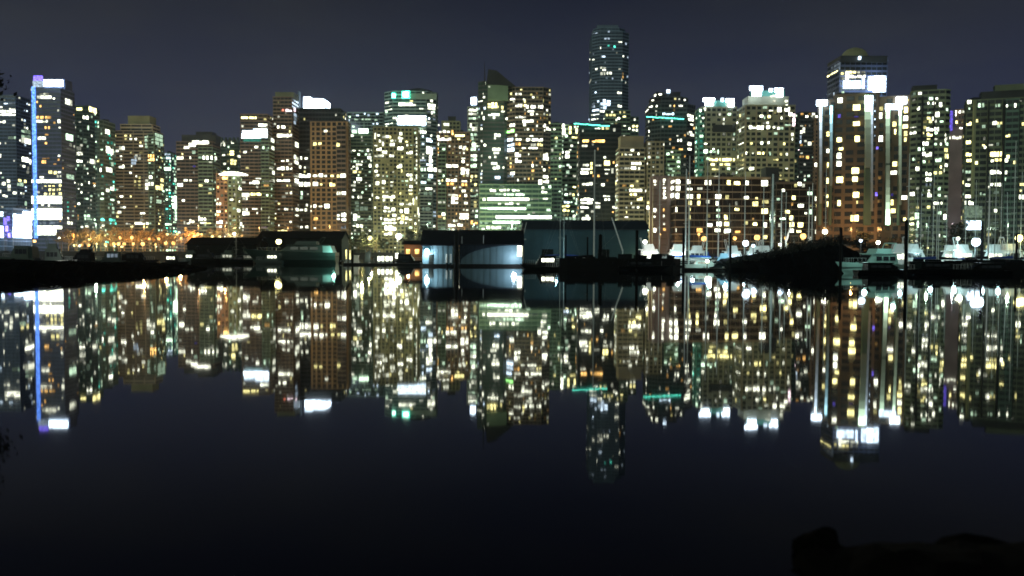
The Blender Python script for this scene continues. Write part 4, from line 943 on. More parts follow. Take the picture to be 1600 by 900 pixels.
GT = 'bare trees along the left promenade'
LT = 'nearly bare tree glowing amber between the lamps of the left promenade'
protos = [make_tree('promenade_tree', LT, 'tree', 9.5, 7.5, 20 + k, LEAFA, 520, .30, GT) for k in range(3)]
rn = random.Random(3)
k = 0
for x in range(96, 396, 10):
    Y = 412 + rn.random() * 24
    p = ground(x + rn.uniform(-3, 3), Y, LANDZ)
    if k < 3:
        o = protos[k]; o.location = p; o.rotation_euler = (0, 0, rn.uniform(0, 6))
    else:
        o = dup(protos[k % 3], p, rn.uniform(0, 6), None, rn.uniform(.75, 1.15))
    k += 1
    single_out(o, 'bare amber lit promenade tree below the ' + under(x), x)
GT2 = 'leafy trees on the quay between the yacht shed and the boathouses'
LT2 = 'bushy tree lit yellow by the quay lamps left of the blue boathouses'
p2 = make_tree('quay_tree', LT2, 'tree', 8.5, 7, 41, LEAFD, 700, .34, GT2, bare=.2)
for i, (x, Y, s) in enumerate(((545, 426, 1.0), (560, 418, .8), (573, 428, 1.2), (588, 420, .9), (600, 430, .8), (640, 424, 1.3), (651, 418, 1.1), (664, 430, 1.5), (672, 424, 1.3))):
    p = ground(x, Y, LANDZ)
    o = p2 if i == 0 else dup(p2, p, i * 1.3, None, s)
    o.location = p; single_out(o, '%s leafy quay tree by the %s' % ('small' if s < 1 else 'large' if s > 1.2 else 'middling', under(x)), x)
GT3 = 'dark trees below the right hand towers'
LT3 = 'small dark tree at the foot of the right hand towers behind the masts'
p3 = make_tree('quay_tree', LT3, 'tree', 8, 6.5, 43, LEAFD, 700, .34, GT3, bare=.2)
for i, (x, Y, s) in enumerate(((1345, 333.5, .75), (1362, 333.2, .6), (1397, 334, .8), (1413, 333.4, .8), (1490, 350, 1.2), (1497, 346, 1.5), (1440, 345, .8), (1560, 346, 1.2), (1590, 342, 1.0))):
    p = ground(x, Y, LANDZ)
    o = p3 if i == 0 else dup(p3, p, i * 1.7, None, s)
    o.location = p; single_out(o, '%s dark tree behind the masts below the %s' % ('small' if s < 1 else 'large', under(x)), x)
# big tree whose outer twigs reach into the left edge of the view
bt = make_tree('bank_tree', 'tall dark tree whose leafy twigs enter at the left edge above the skyline', 'tree', 37, 19, 77, LEAFK, 5200, .42, trunk=.5, bare=.45)
bt.location = (-90.5, 140, 1.5)
# ------------------------------------------------------------------ banks and mounds
DARKROCK = principled('wet_dark_rock', (.0025, .0026, .0026), .9, noise=.4, scale=.8, bump=.4, spec=.02)

def ridge(name, pts, wide_front, wide_back, seed, mat=DARKROCK):
    """low bank along pts = (x picture edge, distance, crest height); rough cross sections"""
    rn = random.Random(seed); mb = MB()
    rows = []
    n = 70
    for i in range(n + 1):
        t = i / n * (len(pts) - 1); k = min(int(t), len(pts) - 2); f = t - k
        px = pts[k][0] * (1 - f) + pts[k + 1][0] * f; d = pts[k][1] * (1 - f) + pts[k + 1][1] * f; h = pts[k][2] * (1 - f) + pts[k + 1][2] * f
        g = ground(px, d)
        row = []
        for j, (o, zz) in enumerate(((-1, -.5), (-.8, .22), (-.5, .6), (-.25, .85), (0, 1), (.4, .95), (.8, .6), (1, -.3))):
            w = wide_front if o < 0 else wide_back
            row.append((g.x + rn.uniform(-.4, .4), d + wide_front + o * w + rn.uniform(-.3, .3), h * zz + (rn.uniform(-.12, .16) if 0 < zz else 0)))
        rows.append(row)
    m = len(rows[0]); vs = [v_ for r_ in rows for v_ in r_]
    fs = [(i * m + j, (i + 1) * m + j, (i + 1) * m + j + 1, i * m + j + 1) for i in range(n) for j in range(m - 1)]
    mb.add(vs, fs)
    o = link(name, mb.mesh(name, mat)); o['kind'] = 'structure'
    return o

ridge('rock_spit_terrain', [(-120, 80, 1.75), (0, 83, 1.5), (60, 88, 1.4), (150, 99, 1.15), (230, 111, .95), (262, 117, .65), (286, 121, -.2)], 5, 7, 1)
ridge('grassy_mound_terrain', [(1124, 131, -.2), (1138, 133, 1.2), (1165, 134, 1.9), (1200, 136, 2.3), (1250, 139, 3.3), (1290, 142, 4.3), (1325, 144, 4.6), (1345, 146, 4.2), (1380, 150, 2.2), (1420, 152, -.3)], 8, 9, 2)

def shrub(label, px, d, z, w, h, seed, group):
    rn = random.Random(seed)
    t = thing('shrub', label, 'shrub', ground(px, d, z), 0, group)
    mb = MB(); cr = MB()
    for i in range(7):
        a = rn.uniform(0, 2 * pi); mb.tube((0, 0, -.3), (cos(a) * w * .35, sin(a) * w * .35, h * rn.uniform(.5, .95)), .05, .015, 3)
    for i in range(260):
        a = rn.uniform(0, 2 * pi); rr = w * .5 * sqrt(rn.random()); zz = h * rn.random() * (1 - (rr / (w * .55)) ** 2 * .8)
        leaf(cr, Vector((cos(a) * rr, sin(a) * rr, zz)), rn.uniform(.12, .26), rn)
    part('stem', mb, BARK, t); part('foliage', cr, LEAFK, t); return t

for i, (px, d, z, w, h) in enumerate(((1146, 139, .8, 2.6, 1.0), (1158, 140, 1.1, 2.2, 1.3), (1172, 141, 1.4, 3.0, 1.1), (1184, 142, 1.7, 2.0, 1.5), (1195, 143, 1.9, 3.2, 1.2), (1209, 144, 2.1, 2.2, 1.7), (1222, 145, 2.5, 3.2, 1.3), (1236, 146, 2.8, 2.2, 1.8), (1249, 147, 3.0, 3.4, 1.4), (1262, 148, 3.4, 2.4, 1.9), (1275, 148, 3.7, 3.0, 1.4), (1288, 149, 4.0, 2.4, 1.8), (1300, 150, 4.1, 3.0, 1.5), (1312, 150, 4.2, 2.2, 1.7), (1327, 151, 4.2, 3.4, 1.3), (1343, 152, 3.7, 2.6, 1.6), (1358, 153, 2.8, 3.0, 1.7))):
    single_out(shrub('s', px, d, z, w, h, 60 + i, 'shrubs on the dark mound'), 'low dark shrub on the crest of the bushy mound', px)
for i, (px, d, z, w, h) in enumerate(((14, 91, 1.2, 3, .45), (40, 93, 1.1, 2.6, .4), (112, 101, 1.0, 2.6, .45), (142, 105, .9, 2.4, .4), (196, 114, .8, 2.6, .4), (228, 118, .7, 2.2, .4))):
    single_out(shrub('s', px, d, z, w, h, 80 + i, 'weeds on the left spit'), 'low dark weed clump along the crest of the black spit', px)

# ------------------------------------------------------------------ boathouses
def paint(name, col, rough=.55, noise=.12, scale=.6): return principled(name, col, rough, noise=noise, scale=scale, spec=.08 if max(col) < .03 else .4)
ROOFM = paint('dark_roof_sheet', (.007, .008, .012)); FLOATM = paint('black_float', (.005, .005, .005)); STEELP = paint('galvanised_steel', (.35, .38, .38), .5)

def boathouse(label, x0, x1, ye, yr, d, D, wallm, roofm, base_y=None, battens=8, door=True, name='boathouse', cat='boathouse'):
    A, B = at(x0, ye, d), at(x1, ye, d); ze = A.z; zr = zof(yr, (x0 + x1) / 2, d + D / 2)
    L = B.x - A.x
    t = thing(name, label, cat, ((A.x + B.x) / 2, d, 0))
    mb = MB(); mb.box(-L / 2 - .4, L / 2 + .4, -.6, D + .6, -.25, .45); part('float', mb, FLOATM, t)
    mb = MB(); mb.add([(-L / 2, 0, .45), (L / 2, 0, .45), (L / 2, D, .45), (-L / 2, D, .45), (-L / 2, 0, ze), (L / 2, 0, ze), (L / 2, D, ze), (-L / 2, D, ze), (-L / 2, D / 2, zr - .15), (L / 2, D / 2, zr - .15)],
        [(0, 1, 5, 4), (2, 3, 7, 6), (1, 2, 6, 9, 5), (3, 0, 4, 8, 7)]); part('wall', mb, wallm, t)
    mb = MB(); o = .35
    mb.add([(-L / 2 - o, -o, ze - .1), (L / 2 + o, -o, ze - .1), (L / 2 + o, D / 2, zr), (-L / 2 - o, D / 2, zr), (L / 2 + o, D + o, ze - .1), (-L / 2 - o, D + o, ze - .1),
            (-L / 2 - o, -o, ze + .06), (L / 2 + o, -o, ze + .06), (L / 2 + o, D / 2, zr + .18), (-L / 2 - o, D / 2, zr + .18), (L / 2 + o, D + o, ze + .06), (-L / 2 - o, D + o, ze + .06)],
           [(6, 7, 8, 9), (9, 8, 10, 11), (3, 2, 1, 0), (5, 4, 2, 3), (0, 1, 7, 6), (4, 5, 11, 10), (1, 2, 8, 7), (2, 4, 10, 8), (3, 0, 6, 9), (5, 3, 9, 11)]); part('roof', mb, roofm, t)
    for i in range(battens + 1):
        x = -L / 2 + .08 + (L - .16) * i / battens
        mb = MB(); mb.box(x - .06, x + .06, -.07, -.003, .5, ze - .15); part('wall_batten', mb, wallm, t)
    if door:
        mb = MB(); mb.box(-L * .12, L * .12, -.09, -.004, .5, ze * .72); part('door', mb, roofm, t)
        mb = MB(); mb.box(L * .28, L * .36, -.1, -.004, ze * .45, ze * .66); part('window', mb, GLASS, t)
    return t, L, ze

BLUEW = paint('pale_blue_sheet', (.065, .115, .14)); TEALW = paint('teal_sheet', (.022, .065, .085)); DARKW = paint('dark_sheet', (.007, .009, .008)); DGREEN = paint('dark_green_sheet', (.035, .06, .05))
bA, L, ze = boathouse('small boathouse with a glowing cyan white front and black roof', 660, 707, 383, 361, 165, 8, BLUEW, ROOFM, battens=6, door=False)
point_light(bA, (-L / 2 + .9, -1.3, 2.4), 1300, (.75, .93, 1), .25)
mb = MB(); mb.ball((-L / 2 + .9, -.6, 2.8), .45, 8, 6); part('wall_lamp', mb, emit('C', 'x'), bA)
mb = MB(); mb.box(-L / 2 + 1.2, -L / 2 + 1.9, -.22, -.08, .5, 2.2); part('door', mb, DARKW, bA)
bB, L, ze = boathouse('pale blue boathouse with a shadowed upper wall and a blazing white right corner', 718, 816, 382, 361, 166, 9, BLUEW, ROOFM, battens=10, door=False)
point_light(bB, (L / 2 - 1.5, -2.2, 1.7), 1000, (.72, .88, 1), .4)
mb = MB(); mb.box(L / 2 - .9, L / 2 - .05, -.25, -.08, 1.9, ze - .2); part('end_wall_glow', mb, emit('W', 'b'), bB)  # floodlight on the wall end put in as an emissive panel
mb = MB(); mb.tube((-L * .12, -.1, ze), (-L * .12, -.1, ze + 1.7), .07, .05); mb.tube((-L * .46, -.1, ze), (-L * .46, -.1, ze + 1.5), .07, .05); part('flue_pipe', mb, STEELP, bB)
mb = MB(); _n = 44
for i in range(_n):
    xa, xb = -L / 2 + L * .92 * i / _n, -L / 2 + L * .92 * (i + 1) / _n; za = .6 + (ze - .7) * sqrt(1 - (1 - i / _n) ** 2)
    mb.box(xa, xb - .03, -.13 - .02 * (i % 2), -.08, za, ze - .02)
part('painted_shade', mb, paint('dark_blue_shade', (.013, .019, .028), .8), bB)  # dark curved sheet stands in for the shadow across the upper wall
bC, L, ze = boathouse('long dark teal boathouse behind the two tall sailboat masts', 818, 1012, 358, 346, 195, 10, TEALW, paint('slate_roof_sheet', (.018, .028, .04)), battens=14, door=False)
point_light(bC, (L / 2 - 2.0, -3.0, 1.2), 200, (.85, 1, .5), .3)
point_light(bC, (-L * .25, -7, 3.5), 260, (.45, .85, 1), .3)
mb = MB(); mb.box(-L / 2 + 4, -L / 2 + 6.5, -.1, -.004, .5, 3.4); mb.box(L * .1, L * .1 + 2.5, -.1, -.004, .5, 3.4); part('door', mb, DARKW, bC)
bD, L, ze = boathouse('low black boathouse under the amber promenade lamps', 292, 401, 382, 372, 212, 9, DARKW, FLOATM, battens=9)
bE, L, ze = boathouse('black boathouse behind the big dark motor yacht', 403, 534, 372, 362, 238, 10, DARKW, FLOATM, battens=9)
# open rack shed between the blue and the teal boathouse
t = thing('rafter_shed', 'grey open shed of slanting rafters between the pale blue and teal boathouses', 'shed', ground(800, 186))
zt, zb = zof(349, 800, 186), zof(374, 800, 186)
for i in range(6):
    mb = MB(); x = -1.9 + i * .8; mb.tube((x, 0, zb), (x + .9, 1.5, zt + (i - 3) * .12), .13, .13, 4); part('rafter', mb, STEELP, t)
for x in (-2.2, 2.2):
    mb = MB(); mb.box(x - .1, x + .1, 0, .2, -.5, zb + .2); part('post', mb, STEELP, t)
mb = MB(); mb.box(-2.4, 2.9, -.05, .25, zb - .1, zb + .15); part('beam', mb, STEELP, t)
mb = MB(); mb.box(-2.6, 2.6, -1, 4, -.2, .4); part('float', mb, FLOATM, t)
# kiosk by the quay
t = thing('quay_kiosk', 'small brown lit quay kiosk left of the cyan boathouse', 'kiosk', ground(646, 232))
mb = MB(); mb.box(-2.4, 2.4, 0, 3, .4, 4.6); part('wall', mb, paint('brown_boards', (.22, .12, .07)), t)
mb = MB(); mb.add([(-2.8, -.4, 4.6), (2.8, -.4, 4.6), (2.8, 3.4, 4.6), (-2.8, 3.4, 4.6), (-2.8, 1.5, 5.6), (2.8, 1.5, 5.6)], [(0, 1, 5, 4), (2, 3, 4, 5), (1, 2, 5), (3, 0, 4), (3, 2, 1, 0)]); part('roof', mb, ROOFM, t)
mb = MB(); mb.box(-1.9, -.9, -.06, -.003, 2.2, 3.4); mb.box(.4, 1.5, -.06, -.003, 2.2, 3.4); part('window', mb, emit('O', 'n'), t)
mb = MB(); mb.box(-3, 3, -1, 4, -.2, .4); part('float', mb, FLOATM, t)
point_light(t, (-1, -3, 3.5), 220, (1, .55, .25), .3)

# ------------------------------------------------------------------ boats
WHITEG = paint('white_gelcoat', (.60, .62, .60), .3, .06); TEALG = paint('pale_teal_gelcoat', (.38, .62, .58), .3, .06); DARKH = paint('black_hull_paint', (.005, .006, .006), .35); NAVYH = paint('navy_hull_paint', (.015, .022, .045), .3)
GREENH = paint('bottle_green_hull', (.02, .042, .036), .35); GREYH = paint('grey_green_cover', (.06, .085, .075), .7); COVB = paint('blue_sail_cover', (.02, .06, .28), .8); COVD = paint('dark_canvas', (.008, .009, .011), .9); ALU = paint('mast_aluminium', (.62, .70, .68), .45)
ALUW = paint('white_mast', (.75, .77, .75), .4); WIRE = principled('rigging_wire', (.2, .22, .22), .4); TEAK = paint('teak', (.2, .12, .06), .7); RED = paint('red_canvas', (.35, .05, .04), .8)

def hull(mb, L, B, H, bow=.12, n=12):
    rows = []
    for i in range(n + 1):
        t = i / n; x = -L / 2 + L * t
        w = B / 2 * (.82 + .36 * min(t, .45) / .45 * .5) * (1 - max(0, (t - .45) / .55) ** 2.3) + .02
        h = H * (1 + .28 * t * t); xb = x + L * bow * max(0, t - .6) * 2.5
        rows.append([(xb, -w, h), (x + (xb - x) * .4, -w * .86, H * .35), (x, -w * .55, -.12), (x, 0, -.35), (x, w * .55, -.12), (x + (xb - x) * .4, w * .86, H * .35), (xb, w, h)])
    vs = [v_ for r_ in rows for v_ in r_]; m = 7
    fs = [(i * m + j, i * m + j + 1, (i + 1) * m + j + 1, (i + 1) * m + j) for i in range(n) for j in range(m - 1)]
    fs += [(i * m + 6, i * m, (i + 1) * m, (i + 1) * m + 6) for i in range(n)] + [tuple(range(6, -1, -1)), tuple(n * m + j for j in range(m))]
    mb.add(vs, fs)

def trap(mb, x0, x1, xa, xb, w, wt, z0, z1):
    """cabin block: bottom x0..x1, top xa..xb"""
    mb.add([(x0, -w, z0), (x1, -w * .8, z0), (x1, w * .8, z0), (x0, w, z0), (xa, -wt, z1), (xb, -wt * .8, z1), (xb, wt * .8, z1), (xa, wt, z1)],
           [(3, 2, 1, 0), (4, 5, 6, 7), (0, 1, 5, 4), (1, 2, 6, 5), (2, 3, 7, 6), (3, 0, 4, 7)])

def sailboat(label, px, d, L, rz, top, hm=WHITEG, cover=COVB, lit=None, mast=ALU, mr=.085, group=None, lean=0.0, spread=2, mast_px=None):
    g = ground(px, d); t = thing('sailboat', label, 'sailboat', g, radians(rz), group)
    H, B = .1 * L + .1, L * .30
    mb = MB(); hull(mb, L, B, H); part('hull', mb, hm, t, smooth=False)
    mb = MB(); trap(mb, -L * .2, L * .22, -L * .17, L * .14, B * .3, B * .24, H * .95, H + .55); part('cabin', mb, WHITEG if hm is not DARKH else DARKH, t)
    for s_ in (-1, 1):
        mb = MB(); mb.box(-L * .14, L * .1, s_ * B * .285 - .05, s_ * B * .285 + .05, H + .14, H + .36); part('cabin_window', mb, emit(*lit) if lit else GLASS, t)
    ht = at(px, top, d).z; mx = L * .06
    if mast_px is not None:
        mx = (ground(mast_px, d).x - g.x) / max(.2, cos(radians(rz))) if abs(cos(radians(rz))) > .2 else mx
    tipx = mx + lean * ht
    mb = MB(); mb.tube((mx, 0, H * .9), (tipx, 0, ht), mr, mr * .7, 7); m_ = part('mast', mb, mast, t)
    for k in range(spread):
        z = ht * (.45 + .27 * k); mb = MB(); mb.tube((mx, -.75, z), (mx, .75, z), .03, .03, 4); mb.tube((mx - .45, 0, z), (mx + .45, 0, z), .03, .03, 4); part('spreader', mb, mast, m_)
    mb = MB(); mb.tube((mx, 0, H + 1.0), (mx - L * .42, 0, H + .95), .07, .06); part('boom', mb, mast, t)
    mb = MB(); mb.tube((mx - .1, 0, H + 1.2), (mx - L * .4, 0, H + 1.08), .24, .14, 7); part('sail_cover', mb, cover, t)
    mb = MB(); mb.tube((tipx, 0, ht * .97), (L * .54, 0, H * 1.25), .014, .014, 3); mb.tube((tipx, 0, ht * .99), (-L * .48, 0, H * 1.05), .014, .014, 3)
    for s_ in (-1, 1): mb.tube((tipx, 0, ht * .95), (mx, s_ * B * .45, H), .014, .014, 3)
    part('rigging', mb, WIRE, t)
    mb = MB()
    for i in range(6):
        x = L * .42 - i * L * .16
        for s_ in (-1, 1): mb.tube((x, s_ * B * (.1 + .06 * min(i, 4)), H), (x, s_ * B * (.1 + .06 * min(i, 4)), H + .6), .018, .018, 3)
    part('railing', mb, STEELP, t)
    return t

def cruiser(label, px, d, L, rz, hm=WHITEG, cm=WHITEG, lit=None, fly=True, canopy=None, name='motor_cruiser', cat='motor boat', k=1.0, group=None):
    g = ground(px, d); t = thing(name, label, cat, g, radians(rz), group)
    H, B = .125 * L * k, L * .34
    mb = MB(); hull(mb, L, B, H, .2); part('hull', mb, hm, t)
    mb = MB(); hull(mb, L * 1.006, B * 1.012, H * .9, .2); mb.v = [(x, y, H * .62 + (z > H * .3) * .09) for x, y, z in mb.v]; part('rubbing_strip', mb, COVD, t)
    z0, z1 = H * 1.0, H + 1.35 * k
    mb = MB(); trap(mb, -L * .34, L * .24, -L * .33, L * .10, B * .40, B * .34, z0, z1); part('cabin', mb, cm, t)
    gm = emit(*lit) if lit else GLASS
    for s_ in (-1, 1):
        for q in range(3):
            x = -L * .28 + q * L * .125; wv = B * (.395 - .012 * q)
            mb = MB(); mb.add([(x, s_ * wv, z0 + .5 * k), (x + L * .1, s_ * (wv - B * .012), z0 + .5 * k), (x + L * .1, s_ * (wv - B * .025), z0 + 1.05 * k), (x, s_ * (wv - B * .014), z0 + 1.05 * k)], [(0, 1, 2, 3)])
            mb.v = [(a, b_ + s_ * .04, c) for a, b_, c in mb.v]; part('cabin_window', mb, gm, t)
    mb = MB(); mb.add([(L * .225, -B * .29, z0 + .3), (L * .225, B * .29, z0 + .3), (L * .115, B * .25, z1 - .12), (L * .115, -B * .25, z1 - .12)], [(0, 1, 2, 3)]); mb.v = [(a + .05, b_, c + .03) for a, b_, c in mb.v]; part('windscreen', mb, GLASS, t)
    mb = MB(); mb.box(-L * .40, L * .12, -B * .37, B * .37, z1, z1 + .12); part('cabin_roof', mb, cm, t)
    if fly:
        mb = MB(); trap(mb, -L * .25, L * .04, -L * .25, L * .0, B * .30, B * .28, z1 + .12, z1 + .75 * k); part('flybridge', mb, cm, t)
        mb = MB(); mb.tube((-L * .26, -B * .3, z1 + .12), (-L * .33, -B * .3, z1 + 1.5 * k), .06, .06, 5); mb.tube((-L * .26, B * .3, z1 + .12), (-L * .33, B * .3, z1 + 1.5 * k), .06, .06, 5); mb.tube((-L * .33, -B * .3, z1 + 1.5 * k), (-L * .33, B * .3, z1 + 1.5 * k), .08, .08, 5); part('radar_arch', mb, cm, t)
    if canopy:
        mb = MB(); trap(mb, -L * .47, -L * .33, -L * .44, -L * .33, B * .40, B * .36, z0 - .1, z1 - .1); part('canopy', mb, canopy, t)
    mb = MB()
    for i in range(6):
        x = L * .25 + i * L * .055; w = B * .42 * (1 - ((x / L + .5 - .45) / .55) ** 2.3)
        for s_ in (-1, 1):
            mb.tube((x, s_ * w, H * 1.15), (x, s_ * w, H * 1.15 + .65), .022, .022, 3)
            if i:
                x_ = x - L * .055; w_ = B * .42 * (1 - ((x_ / L + .5 - .45) / .55) ** 2.3); mb.tube((x_, s_ * w_, H * 1.15 + .65), (x, s_ * w, H * 1.15 + .65), .022, .022, 3)
    part('bow_rail', mb, STEELP, t)
    return t

# left basin behind the spit
cruiser('dark boat with a dull green canopy behind the spit at the far left', 32, 158, 6.6, 170, GREYH, GREYH, None, False, GREENH, k=1.5)
c = cruiser('small motor boat with a brightly lit white bow behind the left spit', 88, 152, 4.8, 10, WHITEG, GREYH, None, True, k=1.4)
point_light(c, (1.2, -3.4, 2.2), 150, (1, .96, .9), .2)
cruiser('dim small cruiser behind the spit below the green glass tower', 172, 165, 5.2, 190, GREYH, GREYH, ('B', 'd'), False, k=1.2)
c = cruiser('little launch with one white lit patch at the tip of the spit', 272, 168, 4.2, 0, DARKH, DARKH, ('W', 'n'), False)
cruiser('black covered launch moored behind the middle of the spit', 215, 170, 6, 0, DARKH, COVD, None, False, COVD)
cruiser('black hulled cruiser moored behind the spit below the dark green tower', 128, 160, 6, 175, DARKH, COVD, None, True)
cruiser('dark launch moored in front of the low black boathouse', 325, 200, 7, 0, DARKH, DARKH, None, True, COVD)
sailboat('dark sloop with a short grey mast in front of the low black boathouse', 372, 198, 7, 180, 364, DARKH, COVD, None, STEELP, .06)
c = cruiser('long dark motor yacht with pale teal stern in front of the black boathouse', 466, 196, 17, 180, GREENH, DGREEN, None, True, TEALG, 'motor_yacht', 'yacht', 1.15)
point_light(c, (-8.6, 4.2, 2.6), 420, (.45, 1, .85), .3)
c = cruiser('short white stern boat glowing beside the dark motor yacht', 558, 182, 3.6, 90, WHITEG, WHITEG, None, False)
point_light(c, (-1.5, -3.2, 1.9), 110, (1, .97, .88), .2)
cruiser('grey green covered boat right of the glowing white one', 578, 183, 4.4, 80, GREYH, GREYH, None, True)
c = cruiser('black launch with a white glowing box at the stern in front of the brown kiosk', 637, 186, 6.0, 0, DARKH, DARKH, None, False)
mb = MB(); mb.box(-2.5, -2.0, -.3, .3, 1.3, 2.4); part('glowing_white_box', mb, emit('W', 'b'), c)  # emissive box for the bright white spot aboard
# middle fairway
c = cruiser('dark launch with a lit cream cabin band in front of the teal boathouse', 850, 139, 5.4, 180, DARKH, DARKH, ('W', 'b'), False)
MX = [('black sloop carrying the taller of the two pale masts before the teal boathouse', 905, 137, 8, 0, 234, 928, ALUW, .14, COVD, DARKH), ('black sloop with a blue sail cover and the second tall mast before the teal boathouse', 966, 139, 8.5, 180, 243, 944, ALUW, .12, COVB, DARKH)]
for lb, px, d, L, rz, top, mpx, mm, mr, cv, hm in MX: sailboat(lb, px, d, L, rz, top, hm, cv, None, mm, mr, mast_px=mpx if rz == 0 else 2 * px - (2 * px - mpx), spread=2)
cruiser('black barge like launch lying between the twin masts and the white cruisers', 1010, 133, 8.5, 0, DARKH, DARKH, None, False, k=.6)
cruiser('low black tender moored under the taller pale mast', 884, 134, 5.5, 180, DARKH, DARKH, None, False, k=.62)
t = thing('spar', 'slanting pale spar leaning up beside the second tall mast', 'spar', ground(965, 143, .9)); a, b_ = at(973, 392, 143), at(956, 340, 143)
mb = MB(); mb.tube(a - t.location, b_ - t.location, .13, .10); part('pole', mb, ALUW, t); mb = MB(); mb.tube((a - t.location) * .99, Vector((a.x - t.location.x, 0, -.8)), .1, .1); part('foot', mb, ALU, t)

def lit_cruiser(label, px, d, L, rz, power, col=(1, .97, .92), **k):
    c = cruiser(label, px, d, L, rz, **k); point_light(c, (0, -4.2 if abs(rz) < 90 else 4.2, 2.6), power, col, .3); return c  # unseen light added beside the boat to brighten it
lit_cruiser('white motor cruiser brightly lit on the left of the white cruiser pair', 1020, 168, 7.0, 0, 620, lit=('W', 'n'), canopy=COVD, k=1.45)
lit_cruiser('white motor cruiser with teal sides on the right of the white cruiser pair', 1053, 164, 6.0, 180, 620, (.75, 1, .95), hm=TEALG, lit=('B', 'b'), canopy=COVD, k=1.5)
c = sailboat('white sailboat with a teal lit hull beside the dock lamp', 1100, 141, 7.6, 0, 247, WHITEG, COVB, ('W', 'm'), ALUW, .09, mast_px=1104)
point_light(c, (0, -4, 2.2), 420, (.55, 1, .92), .3)
c = cruiser('small cruiser under a pale blue tarpaulin right of the white sailboat', 1126, 150, 4.4, 180, TEALG, paint('pale_blue_tarpaulin', (.30, .55, .68), .7), None, True)
point_light(c, (0, 3.6, 2.8), 420, (.65, .9, 1), .3)
FAR = [(1030, 172, 7, 175, 282, ALU, .07, 'grey mast sailboat behind the white cruiser pair'), (1071, 160, 8, 0, 264, ALUW, .12, 'sailboat with a thick bluish mast left of the brown midrise windows'), (1122, 165, 8, 180, 250, ALUW, .09, 'sailboat whose bright mast crosses the middle of the brown midrise'),
       (1139, 172, 7, 0, 318, ALU, .06, 'small sailboat behind the pale blue tarpaulin'), (1163, 168, 7.5, 0, 268, ALU, .07, 'sailboat with a thin grey mast below the taller flood tower'), (1192, 166, 8, 180, 283, ALU, .08, 'sailboat moored left of the thick dark mast'),
       (1206, 162, 9.5, 0, 272, ALU, .19, 'sailboat with the thickest dark blue grey mast before the midrise'), (1220, 170, 7.5, 180, 296, ALU, .10, 'sailboat with a greenish mast just right of the thickest mast'), (1227, 160, 6.5, 0, 300, ALU, .06, 'short masted sailboat behind the left slope of the bushy mound'),
       (1263, 172, 8, 0, 292, ALUW, .09, 'sailboat with the left mast of the close pair above the bushy mound'), (1268, 178, 8, 180, 286, ALUW, .09, 'sailboat with the right mast of the close pair above the bushy mound'), (875, 186, 8, 0, 318, ALU, .06, 'sailboat with the left of two thin masts before the teal boathouse wall'),
       (881, 190, 8, 180, 322, ALU, .06, 'sailboat with the right of two thin masts before the teal boathouse wall'), (1289, 180, 7.5, 0, 262, ALU, .06, 'sailboat whose thin mast crosses the left of the floodlit column tower'), (1418, 150, 8, 0, 240, ALU, .08, 'sailboat with a pale mast along the right edge of the floodlit column tower')]
for px, d, L, rz, top, mm, mr, lb in FAR: sailboat(lb, px, d, L, rz, top, GREYH, COVB if int(px) % 2 else COVD, None, mm, mr * 1.25, mast_px=px)
t = thing('spar', 'bright white slanting boom between the quay lamp and the bushy mound', 'spar', ground(1232, 170, 2.0)); a, b_ = at(1228, 377, 170), at(1240, 340, 170)
mb = MB(); mb.tube(a - t.location, b_ - t.location, .22, .12); part('pole', mb, ALUW, t); mb = MB(); mb.tube(a - t.location, (0, 0, -2.2), .14, .14); part('foot', mb, ALU, t)
point_light(t, (-.6, -2.4, 3.0), 400, (1, .95, .8), .2)

# right basin
c = cruiser('teal white flybridge yacht moored at the right beside the bushy mound', 1364, 121, 9.8, 206, TEALG, TEALG, None, True, None, 'motor_yacht', 'yacht', 1.0)
cruiser('black launch with a curved cabin covering the stern half of the teal white yacht', 1382, 113, 7.2, 0, DARKH, DARKH, None, False, k=.62)
point_light(c, (5.2, 3.4, 2.4), 110, (.6, 1, .9), .3)
point_light(c, (-1.0, 2.6, 4.4), 90, (.6, 1, .92), .3)
c = sailboat('dark sloop with a navy boom cover right of the teal white yacht', 1452, 128, 8, 0, 312, NAVYH, COVB, None, ALU, .08, mast_px=1463)
sailboat('dark sloop with crossing masts below the narrow pink tower', 1486, 140, 7.5, 180, 316, DARKH, COVD, None, ALU, .07, mast_px=1490)
for px_, d_, L_, rz_, hm_, pw_, lb_ in ((1432, 158, 5.5, 0, TEALG, 520, 'small teal white cruiser behind the black piling right of the yacht'), (1478, 155, 4.6, 180, WHITEG, 900, 'small white cruiser lit beside the dark round topped cabin boat'), (1510, 152, 5.0, 0, WHITEG, 520, 'white cruiser left of the blazing white dock lamp'),
        (1545, 150, 5.0, 180, TEALG, 520, 'bluish white cruiser right of the blazing white dock lamp'), (1585, 152, 5.5, 0, WHITEG, 420, 'white cruiser behind the red lit cockpit near the right edge'), (1395, 142, 4.6, 180, WHITEG, 300, 'small white cruiser behind the stern of the teal white yacht')):
    c = cruiser(lb_, px_, d_, L_ * 1.25, rz_, hm_, WHITEG, ('W', 'n') if L_ < 5.2 else None, True, COVB if L_ > 5.2 else None, k=1.5)
    point_light(c, (.6, -4.2 if rz_ == 0 else 4.2, 3.4), pw_ * .5, (.6, .95, 1), .3)  # unseen light added in front of each boat to brighten it
